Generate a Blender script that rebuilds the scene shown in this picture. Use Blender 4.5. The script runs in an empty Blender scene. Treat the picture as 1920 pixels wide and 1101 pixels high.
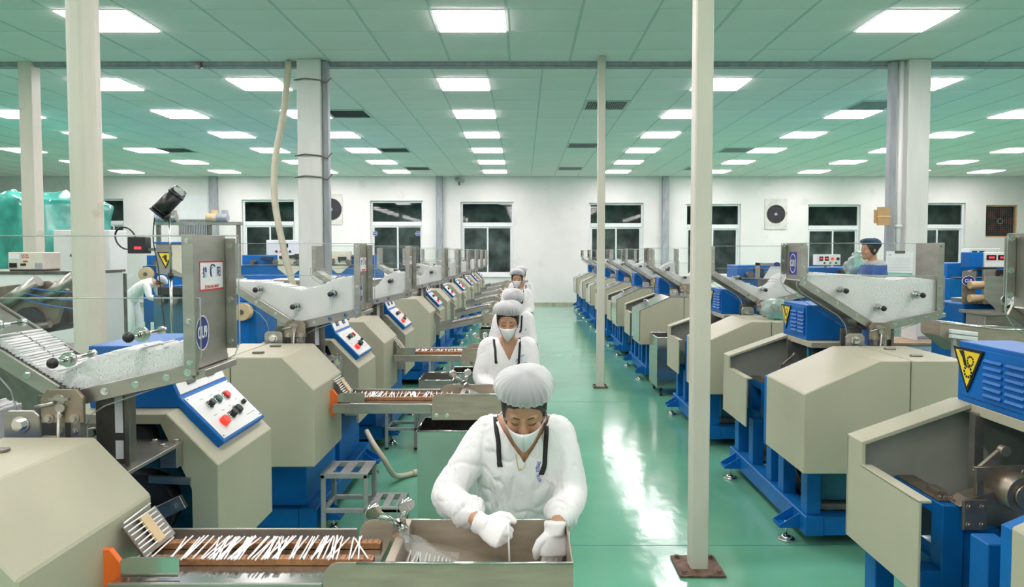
import bpy, bmesh, math, random
from mathutils import Vector, Matrix, Euler, noise as mnoise
random.seed(7)
PI = math.pi
scn = bpy.context.scene
COL = scn.collection
# ------------------------------------------------------------------ camera
F_PX, CAM_H, PITCH = 1280.0, 1.9, math.radians(2.3)
cam_d = bpy.data.cameras.new('camera'); cam = bpy.data.objects.new('camera', cam_d); COL.objects.link(cam)
cam_d.sensor_width = 36.0; cam_d.lens = 36.0 * F_PX / 1920.0
cam_d.shift_x = -(981 - 960) / 1920.0
cam_d.shift_y = ((473 + F_PX * math.tan(PITCH)) - 550.5) / 1920.0
cam_d.clip_start = 0.05; cam_d.clip_end = 200
cam.location = (0, 0, CAM_H); cam.rotation_euler = (PI / 2 - PITCH, 0, 0)
scn.camera = cam
# ------------------------------------------------------------------ world and exposure
w = bpy.data.worlds.new('night'); scn.world = w; w.use_nodes = True
w.node_tree.nodes['Background'].inputs[0].default_value = (0.010, 0.014, 0.016, 1)
w.node_tree.nodes['Background'].inputs[1].default_value = 1.0
vs = scn.view_settings
vs.view_transform = 'Standard'; vs.look = 'None'; vs.gamma = 1.0; vs.use_curve_mapping = False
vs.exposure = 0.0
PANEL_POWER = 28.5          # emission of the ceiling panels
scn.cycles.max_bounces = 7; scn.cycles.diffuse_bounces = 4; scn.cycles.glossy_bounces = 3
scn.cycles.transparent_max_bounces = 28; scn.cycles.transmission_bounces = 3
scn.cycles.use_adaptive_sampling = True; scn.cycles.adaptive_threshold = 0.04; scn.cycles.adaptive_min_samples = 12
scn.cycles.use_denoising = True; scn.cycles.use_light_tree = False
scn.cycles.sample_clamp_indirect = 6.0
scn.cycles.caustics_reflective = False; scn.cycles.caustics_refractive = False

# ------------------------------------------------------------------ mesh helpers
class MB:
    """collects shapes; build() links them as one mesh object"""
    def __init__(self): self.v = []; self.f = []; self.s = []
    def add(self, vs, fs, smooth=False):
        b = len(self.v); self.v += [tuple(p) for p in vs]
        for f in fs: self.f.append([i + b for i in f]); self.s.append(smooth)
        return self
    def box(self, x0, x1, y0, y1, z0, z1):
        v = [(x0,y0,z0),(x1,y0,z0),(x1,y1,z0),(x0,y1,z0),(x0,y0,z1),(x1,y0,z1),(x1,y1,z1),(x0,y1,z1)]
        return self.add(v, [(3,2,1,0),(4,5,6,7),(0,1,5,4),(1,2,6,5),(2,3,7,6),(3,0,4,7)])
    def obox(self, c, half, rot):
        R = Euler(rot).to_matrix(); c = Vector(c); h = half
        v = [c + R @ Vector((sx*h[0], sy*h[1], sz*h[2])) for sz in (-1,1) for sx, sy in ((-1,-1),(1,-1),(1,1),(-1,1))]
        return self.add(v, [(3,2,1,0),(4,5,6,7),(0,1,5,4),(1,2,6,5),(2,3,7,6),(3,0,4,7)])
    def prism(self, prof, a0, a1, axis='y', smooth=False):
        def P(p, a):
            if axis == 'y': return (p[0], a, p[1])
            if axis == 'x': return (a, p[0], p[1])
            return (p[0], p[1], a)
        n = len(prof)
        v = [P(p, a0) for p in prof] + [P(p, a1) for p in prof]
        fs = [tuple(range(n)), tuple(range(2*n-1, n-1, -1))]
        b = len(self.v)
        self.add(v, fs)
        self.v = self.v[:b] + self.v[b:]
        for i in range(n):
            j = (i+1) % n
            self.f.append([b+i, b+n+i, b+n+j, b+j]); self.s.append(smooth)
        return self
    def cyl(self, p0, p1, r0, r1=None, n=14, caps=True, smooth=True):
        r1 = r0 if r1 is None else r1
        p0 = Vector(p0); p1 = Vector(p1); d = (p1 - p0).normalized()
        a = d.orthogonal().normalized(); b = d.cross(a)
        v = [p0 + (a*math.cos(t) + b*math.sin(t))*r0 for t in (2*PI*i/n for i in range(n))]
        v += [p1 + (a*math.cos(t) + b*math.sin(t))*r1 for t in (2*PI*i/n for i in range(n))]
        bb = len(self.v)
        self.add(v, [])
        for i in range(n):
            j = (i+1) % n; self.f.append([bb+i, bb+j, bb+n+j, bb+n+i]); self.s.append(smooth)
        if caps:
            self.f.append([bb+n-1-i for i in range(n)]); self.s.append(False)
            self.f.append([bb+n+i for i in range(n)]); self.s.append(False)
        return self
    def tube(self, pts, r, n=8, caps=True, flat=1.0):
        pts = [Vector(p) for p in pts]; rr = r if isinstance(r, (list, tuple)) else [r]*len(pts)
        b0 = len(self.v); m = len(pts); a = None
        for k, p in enumerate(pts):
            d = (pts[min(k+1, m-1)] - pts[max(k-1, 0)]).normalized()
            if a is None: a = d.orthogonal().normalized()
            a = (a - d*a.dot(d)); a = a.normalized() if a.length > 1e-6 else d.orthogonal().normalized()
            b = d.cross(a)
            for i in range(n):
                t = 2*PI*i/n; self.v.append(tuple(p + (a*math.cos(t) + b*math.sin(t)*flat)*rr[k]))
        for k in range(m-1):
            for i in range(n):
                j = (i+1) % n
                self.f.append([b0+k*n+i, b0+k*n+j, b0+(k+1)*n+j, b0+(k+1)*n+i]); self.s.append(True)
        if caps:
            self.f.append([b0+n-1-i for i in range(n)]); self.s.append(False)
            self.f.append([b0+(m-1)*n+i for i in range(n)]); self.s.append(False)
        return self
    def loft(self, rings, smooth=True, caps=True):
        n = len(rings[0]); b0 = len(self.v); m = len(rings)
        for r in rings: self.v += [tuple(p) for p in r]
        for k in range(m-1):
            for i in range(n):
                j = (i+1) % n
                self.f.append([b0+k*n+i, b0+k*n+j, b0+(k+1)*n+j, b0+(k+1)*n+i]); self.s.append(smooth)
        if caps:
            self.f.append([b0+n-1-i for i in range(n)]); self.s.append(smooth)
            self.f.append([b0+(m-1)*n+i for i in range(n)]); self.s.append(smooth)
        return self
    def ball(self, c, r, n=12, m=8):
        r = r if isinstance(r, (list, tuple)) else (r, r, r); c = Vector(c)
        rings = []
        for k in range(1, m):
            ph = -PI/2 + PI*k/m
            rings.append([(c.x + r[0]*math.cos(ph)*math.cos(2*PI*i/n), c.y + r[1]*math.cos(ph)*math.sin(2*PI*i/n), c.z + r[2]*math.sin(ph)) for i in range(n)])
        return self.loft(rings)
    def bolt(self, p, d, r=0.009, h=0.008):
        p = Vector(p); d = Vector(d).normalized()
        self.cyl(p, p + d*h*0.35, r*1.55, n=12); self.cyl(p + d*h*0.35, p + d*h*1.3, r, n=6, smooth=False)
        return self
    def xform(self, M, start=0):
        self.v[start:] = [tuple(M @ Vector(p)) for p in self.v[start:]]; return self
    def mesh(self, name, bevel=0.0, seg=1):
        me = bpy.data.meshes.new(name); me.from_pydata(self.v, [], self.f)
        for p, s in zip(me.polygons, self.s): p.use_smooth = s
        bm = bmesh.new(); bm.from_mesh(me)
        bmesh.ops.recalc_face_normals(bm, faces=bm.faces)
        if bevel > 0:
            es = [e for e in bm.edges if len(e.link_faces) == 2 and e.calc_face_angle(0) > 0.35]
            bmesh.ops.bevel(bm, geom=es, offset=bevel, segments=seg, affect='EDGES', clamp_overlap=True)
        bm.to_mesh(me); bm.free()
        return me
    def build(self, name, material, parent=None, bevel=0.0, loc=None, seg=1):
        me = self.mesh(name, bevel, seg); me.materials.append(material)
        return link(name, me, parent, loc)

def link(name, me, parent=None, loc=None):
    o = bpy.data.objects.new(name, me); COL.objects.link(o)
    if parent is not None: o.parent = parent
    if loc is not None: o.location = loc
    return o
def empty(name, loc=(0,0,0), rz=0.0, parent=None):
    o = bpy.data.objects.new(name, None); COL.objects.link(o); o.location = loc; o.rotation_euler = (0, 0, rz)
    o.empty_display_size = 0.1
    if parent is not None: o.parent = parent
    return o
def tag(o, label=None, cat=None, group=None, kind=None):
    if label: o['label'] = label
    if cat: o['category'] = cat
    if group: o['group'] = group
    if kind: o['kind'] = kind
    return o
def copy_tree(o, parent=None):
    c = o.copy(); COL.objects.link(c); c.parent = parent
    for ch in list(o.children): copy_tree(ch, c)
    return c

# ------------------------------------------------------------------ materials
def mat(name, col, rough=0.5, metal=0.0, var=0.06, scale=6.0, bump=0.0, bscale=60.0, emit=None, strength=0.0, spec=0.5, stretch=None, coat=0.0, dirt=None):
    m = bpy.data.materials.new(name); m.use_nodes = True
    nt = m.node_tree; b = nt.nodes['Principled BSDF']
    b.inputs['Roughness'].default_value = rough; b.inputs['Metallic'].default_value = metal
    b.inputs['Specular IOR Level'].default_value = spec
    if coat: b.inputs['Coat Weight'].default_value = coat
    tc = nt.nodes.new('ShaderNodeTexCoord')
    mp = nt.nodes.new('ShaderNodeMapping'); nt.links.new(tc.outputs['Object'], mp.inputs[0])
    if stretch: mp.inputs['Scale'].default_value = stretch
    nz = nt.nodes.new('ShaderNodeTexNoise'); nz.inputs['Scale'].default_value = scale; nz.inputs['Detail'].default_value = 4
    nt.links.new(mp.outputs[0], nz.inputs['Vector'])
    rmp = nt.nodes.new('ShaderNodeValToRGB')
    c0 = tuple(max(0, x*(1-var*1.6)) for x in col); c1 = tuple(min(1, x*(1+var)) for x in col)
    rmp.color_ramp.elements[0].position = 0.3; rmp.color_ramp.elements[1].position = 0.7
    rmp.color_ramp.elements[0].color = (*c0, 1); rmp.color_ramp.elements[1].color = (*c1, 1)
    nt.links.new(nz.outputs['Fac'], rmp.inputs[0])
    out = rmp.outputs[0]
    if dirt:
        n2 = nt.nodes.new('ShaderNodeTexNoise'); n2.inputs['Scale'].default_value = dirt[1]; n2.inputs['Detail'].default_value = 6
        nt.links.new(tc.outputs['Object'], n2.inputs['Vector'])
        r2 = nt.nodes.new('ShaderNodeValToRGB'); r2.color_ramp.elements[0].position = dirt[2]; r2.color_ramp.elements[1].position = min(1, dirt[2]+0.12)
        r2.color_ramp.elements[0].color = (0,0,0,1); r2.color_ramp.elements[1].color = (1,1,1,1)
        nt.links.new(n2.outputs['Fac'], r2.inputs[0])
        mx = nt.nodes.new('ShaderNodeMix'); mx.data_type = 'RGBA'
        nt.links.new(r2.outputs[0], mx.inputs[0]); nt.links.new(out, mx.inputs[6]); mx.inputs[7].default_value = (*dirt[0], 1)
        out = mx.outputs[2]
    nt.links.new(out, b.inputs['Base Color'])
    if bump:
        n3 = nt.nodes.new('ShaderNodeTexNoise'); n3.inputs['Scale'].default_value = bscale; n3.inputs['Detail'].default_value = 3
        nt.links.new(mp.outputs[0], n3.inputs['Vector'])
        bp = nt.nodes.new('ShaderNodeBump'); bp.inputs['Strength'].default_value = bump; bp.inputs['Distance'].default_value = 0.01
        nt.links.new(n3.outputs['Fac'], bp.inputs['Height']); nt.links.new(bp.outputs[0], b.inputs['Normal'])
    if emit:
        if strength < 2: m.cycles.emission_sampling = 'NONE'
        b.inputs['Emission Color'].default_value = (*emit, 1); b.inputs['Emission Strength'].default_value = strength
    return m
def glass_mat(name, tint=(0.93,0.95,0.94), refl=0.5, rough=0.02, haze=0.0, ior=1.3):
    m = bpy.data.materials.new(name); m.use_nodes = True; nt = m.node_tree
    for n in list(nt.nodes): nt.nodes.remove(n)
    o = nt.nodes.new('ShaderNodeOutputMaterial'); tr = nt.nodes.new('ShaderNodeBsdfTransparent'); gl = nt.nodes.new('ShaderNodeBsdfGlossy')
    tr.inputs[0].default_value = (*tint, 1); gl.inputs['Roughness'].default_value = rough; gl.inputs[0].default_value = (0.9,0.95,0.93,1)
    fr = nt.nodes.new('ShaderNodeFresnel'); fr.inputs[0].default_value = ior
    mul = nt.nodes.new('ShaderNodeMath'); mul.operation = 'MULTIPLY'; mul.inputs[1].default_value = refl
    nt.links.new(fr.outputs[0], mul.inputs[0])
    mx = nt.nodes.new('ShaderNodeMixShader'); nt.links.new(mul.outputs[0], mx.inputs[0]); nt.links.new(tr.outputs[0], mx.inputs[1]); nt.links.new(gl.outputs[0], mx.inputs[2])
    last = mx
    if haze:
        df = nt.nodes.new('ShaderNodeBsdfDiffuse'); df.inputs[0].default_value = (0.8,0.82,0.8,1)
        nz = nt.nodes.new('ShaderNodeTexNoise'); nz.inputs['Scale'].default_value = 5
        tc = nt.nodes.new('ShaderNodeTexCoord'); nt.links.new(tc.outputs['Object'], nz.inputs['Vector'])
        m2 = nt.nodes.new('ShaderNodeMath'); m2.operation = 'MULTIPLY'; m2.inputs[1].default_value = haze*2; nt.links.new(nz.outputs['Fac'], m2.inputs[0])
        mx2 = nt.nodes.new('ShaderNodeMixShader'); nt.links.new(m2.outputs[0], mx2.inputs[0]); nt.links.new(mx.outputs[0], mx2.inputs[1]); nt.links.new(df.outputs[0], mx2.inputs[2])
        last = mx2
    nt.links.new(last.outputs[0], o.inputs[0]); return m

M = {}
M['cream']   = mat('cream_paint', (0.425,0.41,0.30), 0.42, var=0.03, scale=3, bump=0.05, bscale=120)
M['cream_in']= mat('grey_lining', (0.42,0.42,0.35), 0.5, var=0.05)
M['blue']    = mat('blue_paint', (0.002,0.130,0.45), 0.42, spec=0.3, var=0.08, scale=5, bump=0.03)
M['blue2']   = mat('blue_frame_paint', (0.002,0.122,0.38), 0.45, spec=0.3, var=0.10, scale=7, dirt=((0.02,0.09,0.2), 5, 0.62))
M['teal']    = mat('blue_green_paint', (0.02,0.14,0.22), 0.45, var=0.12, scale=5)
M['steel']   = mat('brushed_steel', (0.44,0.42,0.375), 0.34, 0.85, var=0.10, scale=5, stretch=(1,1,4), bump=0.02, bscale=200)
M['steel_b'] = mat('polished_steel', (0.60,0.60,0.57), 0.16, 0.95, var=0.08, scale=4)
M['steel_d'] = mat('dark_steel', (0.20,0.185,0.16), 0.38, 0.75, var=0.18, scale=9)
M['bronze']  = mat('oiled_steel', (0.33,0.27,0.21), 0.36, 0.75, var=0.15, scale=12)
M['binsteel']= mat('dull_steel', (0.38,0.325,0.25), 0.42, 0.35, var=0.10, scale=6, stretch=(1,1,5), bump=0.03, bscale=150)
M['chrome']  = mat('chrome', (0.72,0.72,0.70), 0.12, 1.0, var=0.03)
M['black']   = mat('black_plastic', (0.012,0.012,0.014), 0.35, var=0.05)
M['dark']    = mat('dark_interior', (0.02,0.022,0.026), 0.6, var=0.2)
M['rubber']  = mat('rubber', (0.02,0.02,0.02), 0.7)
M['white']   = mat('white_paint', (0.76,0.77,0.75), 0.4, var=0.02)
M['paper']   = mat('white_paper', (0.80,0.80,0.79), 0.7, var=0.02)
M['stick']   = mat('white_paper_stick', (0.92,0.92,0.91), 0.6, var=0.02)
M['belt']    = mat('copper_brown_belt', (0.36,0.17,0.07), 0.5, 0.1, var=0.25, scale=40)
M['orange']  = mat('orange_paint', (0.85,0.16,0.02), 0.4, var=0.05)
M['red']     = mat('red_button', (0.75,0.035,0.03), 0.3, var=0.02)
M['redlit']  = mat('red_lamp', (0.85,0.04,0.03), 0.3, var=0.02, emit=(1.0,0.05,0.03), strength=0.6)
M['green']   = mat('green_button', (0.03,0.12,0.09), 0.3, var=0.02)
M['disp']    = mat('black_display', (0.015,0.012,0.014), 0.25)
M['digit']   = mat('red_digits', (0.7,0.03,0.04), 0.4, emit=(1.0,0.06,0.08), strength=0.9)
M['digitb']  = mat('blue_keys', (0.05,0.18,0.5), 0.4)
M['yellow']  = mat('yellow_sign', (0.85,0.62,0.02), 0.45, var=0.03)
M['navy']    = mat('navy_print', (0.02,0.03,0.22), 0.45, var=0.03)
M['redprint']= mat('red_print', (0.55,0.03,0.03), 0.45, var=0.03)
M['inkblue'] = mat('ink_blue', (0.03,0.08,0.45), 0.6, var=0.03)
M['glass']   = glass_mat('clear_acrylic', (0.985,0.99,0.987), 0.40, 0.02, haze=0.008, ior=1.25)
M['glass_e'] = glass_mat('acrylic_edge', (0.80,0.86,0.83), 1.0, 0.15, haze=0.30)
M['pane']    = glass_mat('window_glass', (0.72,0.77,0.76), 0.8, 0.03, ior=1.45)
M['film']    = glass_mat('plastic_film', (0.85,0.88,0.88), 1.6, 0.12, haze=0.10)
M['column']  = mat('cream_column_paint', (0.60,0.575,0.48), 0.5, var=0.05, scale=2, stretch=(3,3,0.6), bump=0.08, bscale=30, dirt=((0.45,0.40,0.31), 4, 0.66))
M['colwhite']= mat('white_column_paint', (0.70,0.70,0.66), 0.55, var=0.05, scale=2, stretch=(3,3,0.5), dirt=((0.50,0.47,0.40), 3, 0.68))
M['greypipe']= mat('grey_pipe', (0.34,0.36,0.38), 0.5, 0.1, var=0.12, scale=5, stretch=(2,2,0.5))
M['rust']    = mat('rusty_plate', (0.17,0.10,0.07), 0.6, 0.2, var=0.35, scale=25)
M['frame']   = mat('window_frame_paint', (0.74,0.77,0.77), 0.4, var=0.02)
M['card']    = mat('cardboard', (0.52,0.33,0.15), 0.8, var=0.08)
M['wood']    = mat('wood_board', (0.42,0.30,0.18), 0.7, var=0.2, scale=8, stretch=(1,8,1))
M['tarp']    = mat('teal_tarpaulin', (0.06,0.36,0.29), 0.25, var=0.25, scale=3, bump=0.35, bscale=9)
M['stool']   = mat('grey_stool_paint', (0.36,0.37,0.355), 0.5, 0.2, var=0.10, scale=8, dirt=((0.24,0.18,0.12), 9, 0.62))
M['hose']    = mat('cream_hose', (0.58,0.53,0.40), 0.5)
M['tan']     = mat('tan_core', (0.62,0.46,0.26), 0.6)
M['mint']    = mat('mint_plastic', (0.30,0.62,0.55), 0.3, var=0.1)
# ================================================================== the room
XL, XR, YB, YF, HC = -19.5, 18.5, -12.0, 24.5, 4.60
def floor_mat():
    m = bpy.data.materials.new('green_epoxy_floor'); m.use_nodes = True; nt = m.node_tree; b = nt.nodes['Principled BSDF']
    tc = nt.nodes.new('ShaderNodeTexCoord')
    def nz(scale, det, stretch=None):
        mp = nt.nodes.new('ShaderNodeMapping'); nt.links.new(tc.outputs['Object'], mp.inputs[0])
        if stretch: mp.inputs['Scale'].default_value = stretch
        n = nt.nodes.new('ShaderNodeTexNoise'); n.inputs['Scale'].default_value = scale; n.inputs['Detail'].default_value = det
        nt.links.new(mp.outputs[0], n.inputs['Vector']); return n
    n1 = nz(0.9, 6); r = nt.nodes.new('ShaderNodeValToRGB')
    r.color_ramp.elements[0].position = 0.3; r.color_ramp.elements[0].color = (0.112,0.345,0.222,1)
    r.color_ramp.elements[1].position = 0.7; r.color_ramp.elements[1].color = (0.155,0.430,0.290,1)
    nt.links.new(n1.outputs['Fac'], r.inputs[0])
    # scuffs worn into the paint
    n2 = nz(3.0, 8, (1,0.35,1)); r2 = nt.nodes.new('ShaderNodeValToRGB')
    r2.color_ramp.elements[0].position = 0.60; r2.color_ramp.elements[0].color = (0,0,0,1); r2.color_ramp.elements[1].position = 0.85; r2.color_ramp.elements[1].color = (0.55,0.55,0.55,1)
    nt.links.new(n2.outputs['Fac'], r2.inputs[0])
    mx = nt.nodes.new('ShaderNodeMix'); mx.data_type = 'RGBA'; nt.links.new(r2.outputs[0], mx.inputs[0]); nt.links.new(r.outputs[0], mx.inputs[6]); mx.inputs[7].default_value = (0.24,0.50,0.39,1)
    nt.links.new(mx.outputs[2], b.inputs['Base Color'])
    n3 = nz(2.2, 5); r3 = nt.nodes.new('ShaderNodeMapRange'); r3.inputs['To Min'].default_value = 0.06; r3.inputs['To Max'].default_value = 0.19
    nt.links.new(n3.outputs['Fac'], r3.inputs['Value']); nt.links.new(r3.outputs[0], b.inputs['Roughness'])
    n4 = nz(3.4, 4, (1,0.6,1)); bp = nt.nodes.new('ShaderNodeBump'); bp.inputs['Strength'].default_value = 0.20; bp.inputs['Distance'].default_value = 0.02
    nt.links.new(n4.outputs['Fac'], bp.inputs['Height']); nt.links.new(bp.outputs[0], b.inputs['Normal'])
    return m
M['floor'] = floor_mat()
M['wall'] = mat('white_wall_paint', (0.74,0.73,0.705), 0.7, var=0.03, scale=1.2, dirt=((0.65,0.645,0.61), 1.5, 0.62))
M['tile'] = mat('ceiling_tile', (0.92,0.865,0.825), 0.75, var=0.02, scale=1.0, bump=0.10, bscale=90)
M['tbar'] = mat('ceiling_bar_paint', (0.62,0.68,0.64), 0.6, var=0.04)
M['gap'] = mat('ceiling_gap', (0.18,0.21,0.20), 0.8)
M['panel'] = mat('light_diffuser', (0.9,0.9,0.9), 0.5, var=0, emit=(1.0,0.87,0.915), strength=PANEL_POWER)
M['vent'] = mat('vent_grille', (0.30,0.33,0.32), 0.5)

fl = MB().box(XL, XR, YB, YF, -0.05, 0).build('floor', M['floor']); tag(fl, 'glossy green painted factory floor', kind='structure')
jt = MB()
for y in (4.35, 8.6, 12.9, 17.2): jt.box(XL+.1, XR-.1, y, y+0.006, 0.0, 0.0008)
for x in (-4.2, 3.4): jt.box(x, x+0.006, YB+.1, YF-.1, 0.0, 0.0008)
jt.build('floor_joint', M['teal'], fl)
# ceiling
PX_R, X0_R, PX_F, X0_F, PY = 0.82, -1.355, 0.845, -1.035, 0.79
YBEAM0, YBEAM1 = 9.80, 10.02
ce = MB().box(XL, XR, YB, YF, HC+0.02, HC+0.08).build('ceiling', M['gap']); tag(ce, 'suspended tile ceiling with pale green cast', kind='structure')
bars = MB()
lights, vents = {}, {}
# light cells: rear section (column index k, row index j); front section likewise
rear_cols = {-11: (0,1,2,3,4,5), -7: (0,1,2,3,4,5), -4: (0,1,2,3,4,5), 0: (0,1,2,3,4,5), 5: (0,1,2,3,4,5), 9: (0,1,2,3,4,5), 13: (0,1,2,3,4,5), -15: (1,2,3,4,5), 17: (1,2,3,4,5), 20:(5,)}
rear_y0 = 10.68
front_cols = (-5, 0, 6, -10, 11)
front_rows = [7.70 - 2.28*i for i in range(5)]
for k, rows in rear_cols.items():
    for r in rows: lights[('r', k, 3*r)] = 1
lightrow_shift = {}
for k in front_cols:
    for r in range(9): lights[('f', k, -3*r)] = 1  # rows past the first are unseen panels added as fill light
for k, j in ((3, 2), (3, 8), (3, 14), (-3, 3), (-3, 9), (-3, 14), (-10, 9), (8, 9), (-14, 2), (9,2), (8,14)): vents[('r', k, j)] = 1
cells = []
for k in range(-22, 24):
    for j in range(-1, 18):
        y0 = rear_y0 + PY*j; y1 = y0 + PY
        if j == -1: y0 = YBEAM1
        if y1 > YF: y1 = YF
        if y1 - y0 < 0.15: continue
        x0 = X0_R + PX_R*k
        if x0 < XL or x0 + PX_R > XR: continue
        cells.append((('r', k, j), x0, x0+PX_R, y0, y1))
for k in range(-21, 23):
    for j in range(-26, 3):
        y0 = 7.70 + 0.76*j; y1 = y0 + 0.76
        if j == 2: y1 = YBEAM0
        x0 = X0_F + PX_F*k
        if x0 < XL or x0 + PX_F > XR or y0 < YB: continue
        cells.append((('f', k, j), x0, x0+PX_F, y0, y1))
tile_cells = [c for c in cells if c[0] not in lights and c[0] not in vents]
def apparent(c):
    xm, ym = (c[1]+c[2])/2, (c[3]+c[4])/2
    if ym < 7.2: return -1
    px = 981 + 1280*xm/ym
    if px < -60 or px > 1980: return -0.5 + 1/ym*0.001
    return 1/ym
tile_cells.sort(key=apparent, reverse=True)
tm = {}
g = 0.007
rest = MB()
for i, (key, x0, x1, y0, y1) in enumerate(tile_cells):
    if i < 300:
        s = (round(x1-x0, 3), round(y1-y0, 3))
        if s not in tm:
            me = MB().box(-s[0]/2+g, s[0]/2-g, -s[1]/2+g, s[1]/2-g, 0, 0.018).mesh('ceiling_tile', 0.003); me.materials.append(M['tile']); tm[s] = me
        o = link('ceiling_tile', tm[s], ce, ((x0+x1)/2, (y0+y1)/2, HC + random.uniform(-0.002, 0.002)))
        o.rotation_euler = (random.uniform(-.003,.003), random.uniform(-.003,.003), 0)
    else:
        rest.box(x0+g, x1-g, y0+g, y1-g, HC, HC+0.018)
tag(rest.build('ceiling_tile_field', M['tile'], ce), kind='stuff')
for k in range(-22, 25):
    x = X0_R + PX_R*k
    if XL < x < XR: MB().box(x-0.013, x+0.013, YBEAM1, YF, HC-0.004, HC+0.004).build('ceiling_bar', M['tbar'], ce)
for k in range(-21, 24):
    x = X0_F + PX_F*k
    if XL < x < XR: MB().box(x-0.016, x+0.016, YB, YBEAM0, HC-0.004, HC+0.004).build('ceiling_bar', M['tbar'], ce)
bm_ = MB().box(XL, XR, YBEAM0, YBEAM1, HC-0.045, HC+0.02); bm_.box(XL, XR, YBEAM0+.03, YBEAM0+.07, HC-0.065, HC-0.04)
tag(bm_.build('trim_1', M['greypipe']), 'thin grey steel beam crossing the ceiling', kind='structure')
# ceiling lights
ordn = ['first','second','third','fourth','fifth','sixth','seventh','eighth','ninth']
colname = {-15:'far left outer', -11:'far left', -7:'left', -4:'centre left', 0:'centre', 5:'centre right', 9:'right', 13:'far right', 17:'far right outer', 20:'rightmost'}
fcolname = {-10:'far left', -5:'left', -3:'inner left', 0:'centre', 3:'inner right', 6:'right', 11:'far right'}
pan_me = {}
for key, x0, x1, y0, y1 in cells:
    if key not in lights: continue
    s = (round(x1-x0, 3), round(y1-y0, 3))
    if s not in pan_me:
        a, b = s[0]/2-0.012, s[1]/2-0.010
        d = MB().box(-a+.012, a-.012, -b+.012, b-.012, -0.018, 0.012).mesh('diffuser'); d.materials.append(M['panel'])
        f = MB(); f.box(-a, a, -b, -b+.012, -0.008, 0.016); f.box(-a, a, b-.012, b, -0.008, 0.016); f.box(-a, -a+.012, -b+.012, b-.012, -0.008, 0.016); f.box(a-.012, a, -b+.012, b-.012, -0.008, 0.016)
        f = f.mesh('frame'); f.materials.append(M['white']); pan_me[s] = (d, f)
    r = empty('ceiling_light', ((x0+x1)/2, (y0+y1)/2, HC))
    link('diffuser', pan_me[s][0], r); link('frame', pan_me[s][1], r)
    sec, k, j = key
    if sec == 'r': lab = 'square glowing ceiling panel, %s column of panels, %s row behind the ceiling beam' % (colname[k], ordn[j//3])
    else: lab = 'square glowing ceiling panel, %s column, %s near row, added fill past the first' % (fcolname[k], ordn[-j//3])
    tag(r, lab, 'ceiling light', 'square ceiling light panels')
vn = 0
vlab = {(3,2):'nearest air vent grille, right of the centre lights', (3,8):'middle air vent grille right of the centre lights', (3,14):'farthest air vent grille right of the centre lights', (-3,3):'nearest air vent grille beside the white column', (-3,9):'middle air vent grille left of the centre lights', (-3,14):'farthest air vent grille left of the centre lights',
        (-10,9):'dull vent grille between the far left light columns', (8,9):'dull vent grille over the right machines', (-14,2):'vent grille at the far left edge of the ceiling', (9,2):'dull vent grille right of the right-hand pillar', (8,14):'small vent grille far back on the right'}
for key, x0, x1, y0, y1 in cells:
    if key not in vents: continue
    r = empty('air_vent', ((x0+x1)/2, (y0+y1)/2, HC)); a, b = (x1-x0)/2-.01, (y1-y0)/2-.01
    f = MB(); f.box(-a, a, -b, -b+.04, -.012, .01); f.box(-a, a, b-.04, b, -.012, .01); f.box(-a, -a+.04, -b+.04, b-.04, -.012, .01); f.box(a-.04, a, -b+.04, b-.04, -.012, .01); f.build('frame', M['tbar'], r)
    MB().box(-a+.04, a-.04, -b+.04, b-.04, .008, .012).build('backing', M['dark'], r)
    n = 18
    sl = MB().obox((0,0,0), (0.009, b-.04, 0.0015), (0, 0.7, 0)).mesh('slat'); sl.materials.append(M['vent'])
    for i in range(n): link('slat', sl, r, (-a+.05 + (2*a-.10)*i/(n-1), 0, -.002))
    tag(r, vlab[(key[1], key[2])], 'air vent', 'ceiling air vents')
# walls (far wall with window openings)
wins = [(187,234,373,520,0), (455,554,375,520,1), (695,794,377,517,1), (864,963,379,517,1), (1104,1206,381,517,1), (1285,1388,383,520,1), (1513,1612,384,525,1), (1709,1808,381,525,1)]
def wx(px): return (px-981)*YF/1280
def wz(py): return CAM_H - (py-473)*YF/1280*1.0
opens = []
for a, b, c, d, k in wins: opens.append((wx(a), wx(b), wz(d), wz(c)))
opens.append((wx(1846), wx(1906), wz(445), wz(385)))
xs = sorted(set([XL, XR] + [v for o in opens for v in o[:2]]))
wm = MB()
for i in range(len(xs)-1):
    x0, x1 = xs[i], xs[i+1]; op = [o for o in opens if o[0] <= x0+1e-6 and o[1] >= x1-1e-6]
    if op: wm.box(x0, x1, YF, YF+.3, -0.05, op[0][2]); wm.box(x0, x1, YF, YF+.3, op[0][3], HC+.08)
    else: wm.box(x0, x1, YF, YF+.3, -0.05, HC+.08)
tag(wm.build('wall_far', M['wall']), 'white far wall with a row of windows', kind='structure')
tag(MB().box(XL-.3, XL, YB, YF, -.05, HC+.08).build('wall_left', M['wall']), 'white left wall', kind='structure')
tag(MB().box(XR, XR+.3, YB, YF, -.05, HC+.08).build('wall_right', M['wall']), 'white right wall', kind='structure')
tag(MB().box(XL, XR, YB-.3, YB, -.05, HC+.08).build('wall_near', M['wall']), 'white wall behind the camera', kind='structure')
M['base'] = mat('dirty_skirting', (0.42,0.38,0.28), 0.7, var=0.2)
tag(MB().box(XL, XR, YF-.012, YF, 0, .09).build('baseboard_far', M['base']), 'stained skirting at the foot of the far wall', kind='structure')
M['night'] = mat('window_backdrop', (0.62,0.68,0.66), 0.8, var=0.5, scale=1.5)  # pale backdrop added outside so the night panes read grey, not black
tag(MB().box(XL, XR, YF+1.6, YF+1.7, -.05, HC).build('wall_backdrop', M['night']), 'pale backdrop wall added outside to lighten the windows', kind='structure')
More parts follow.
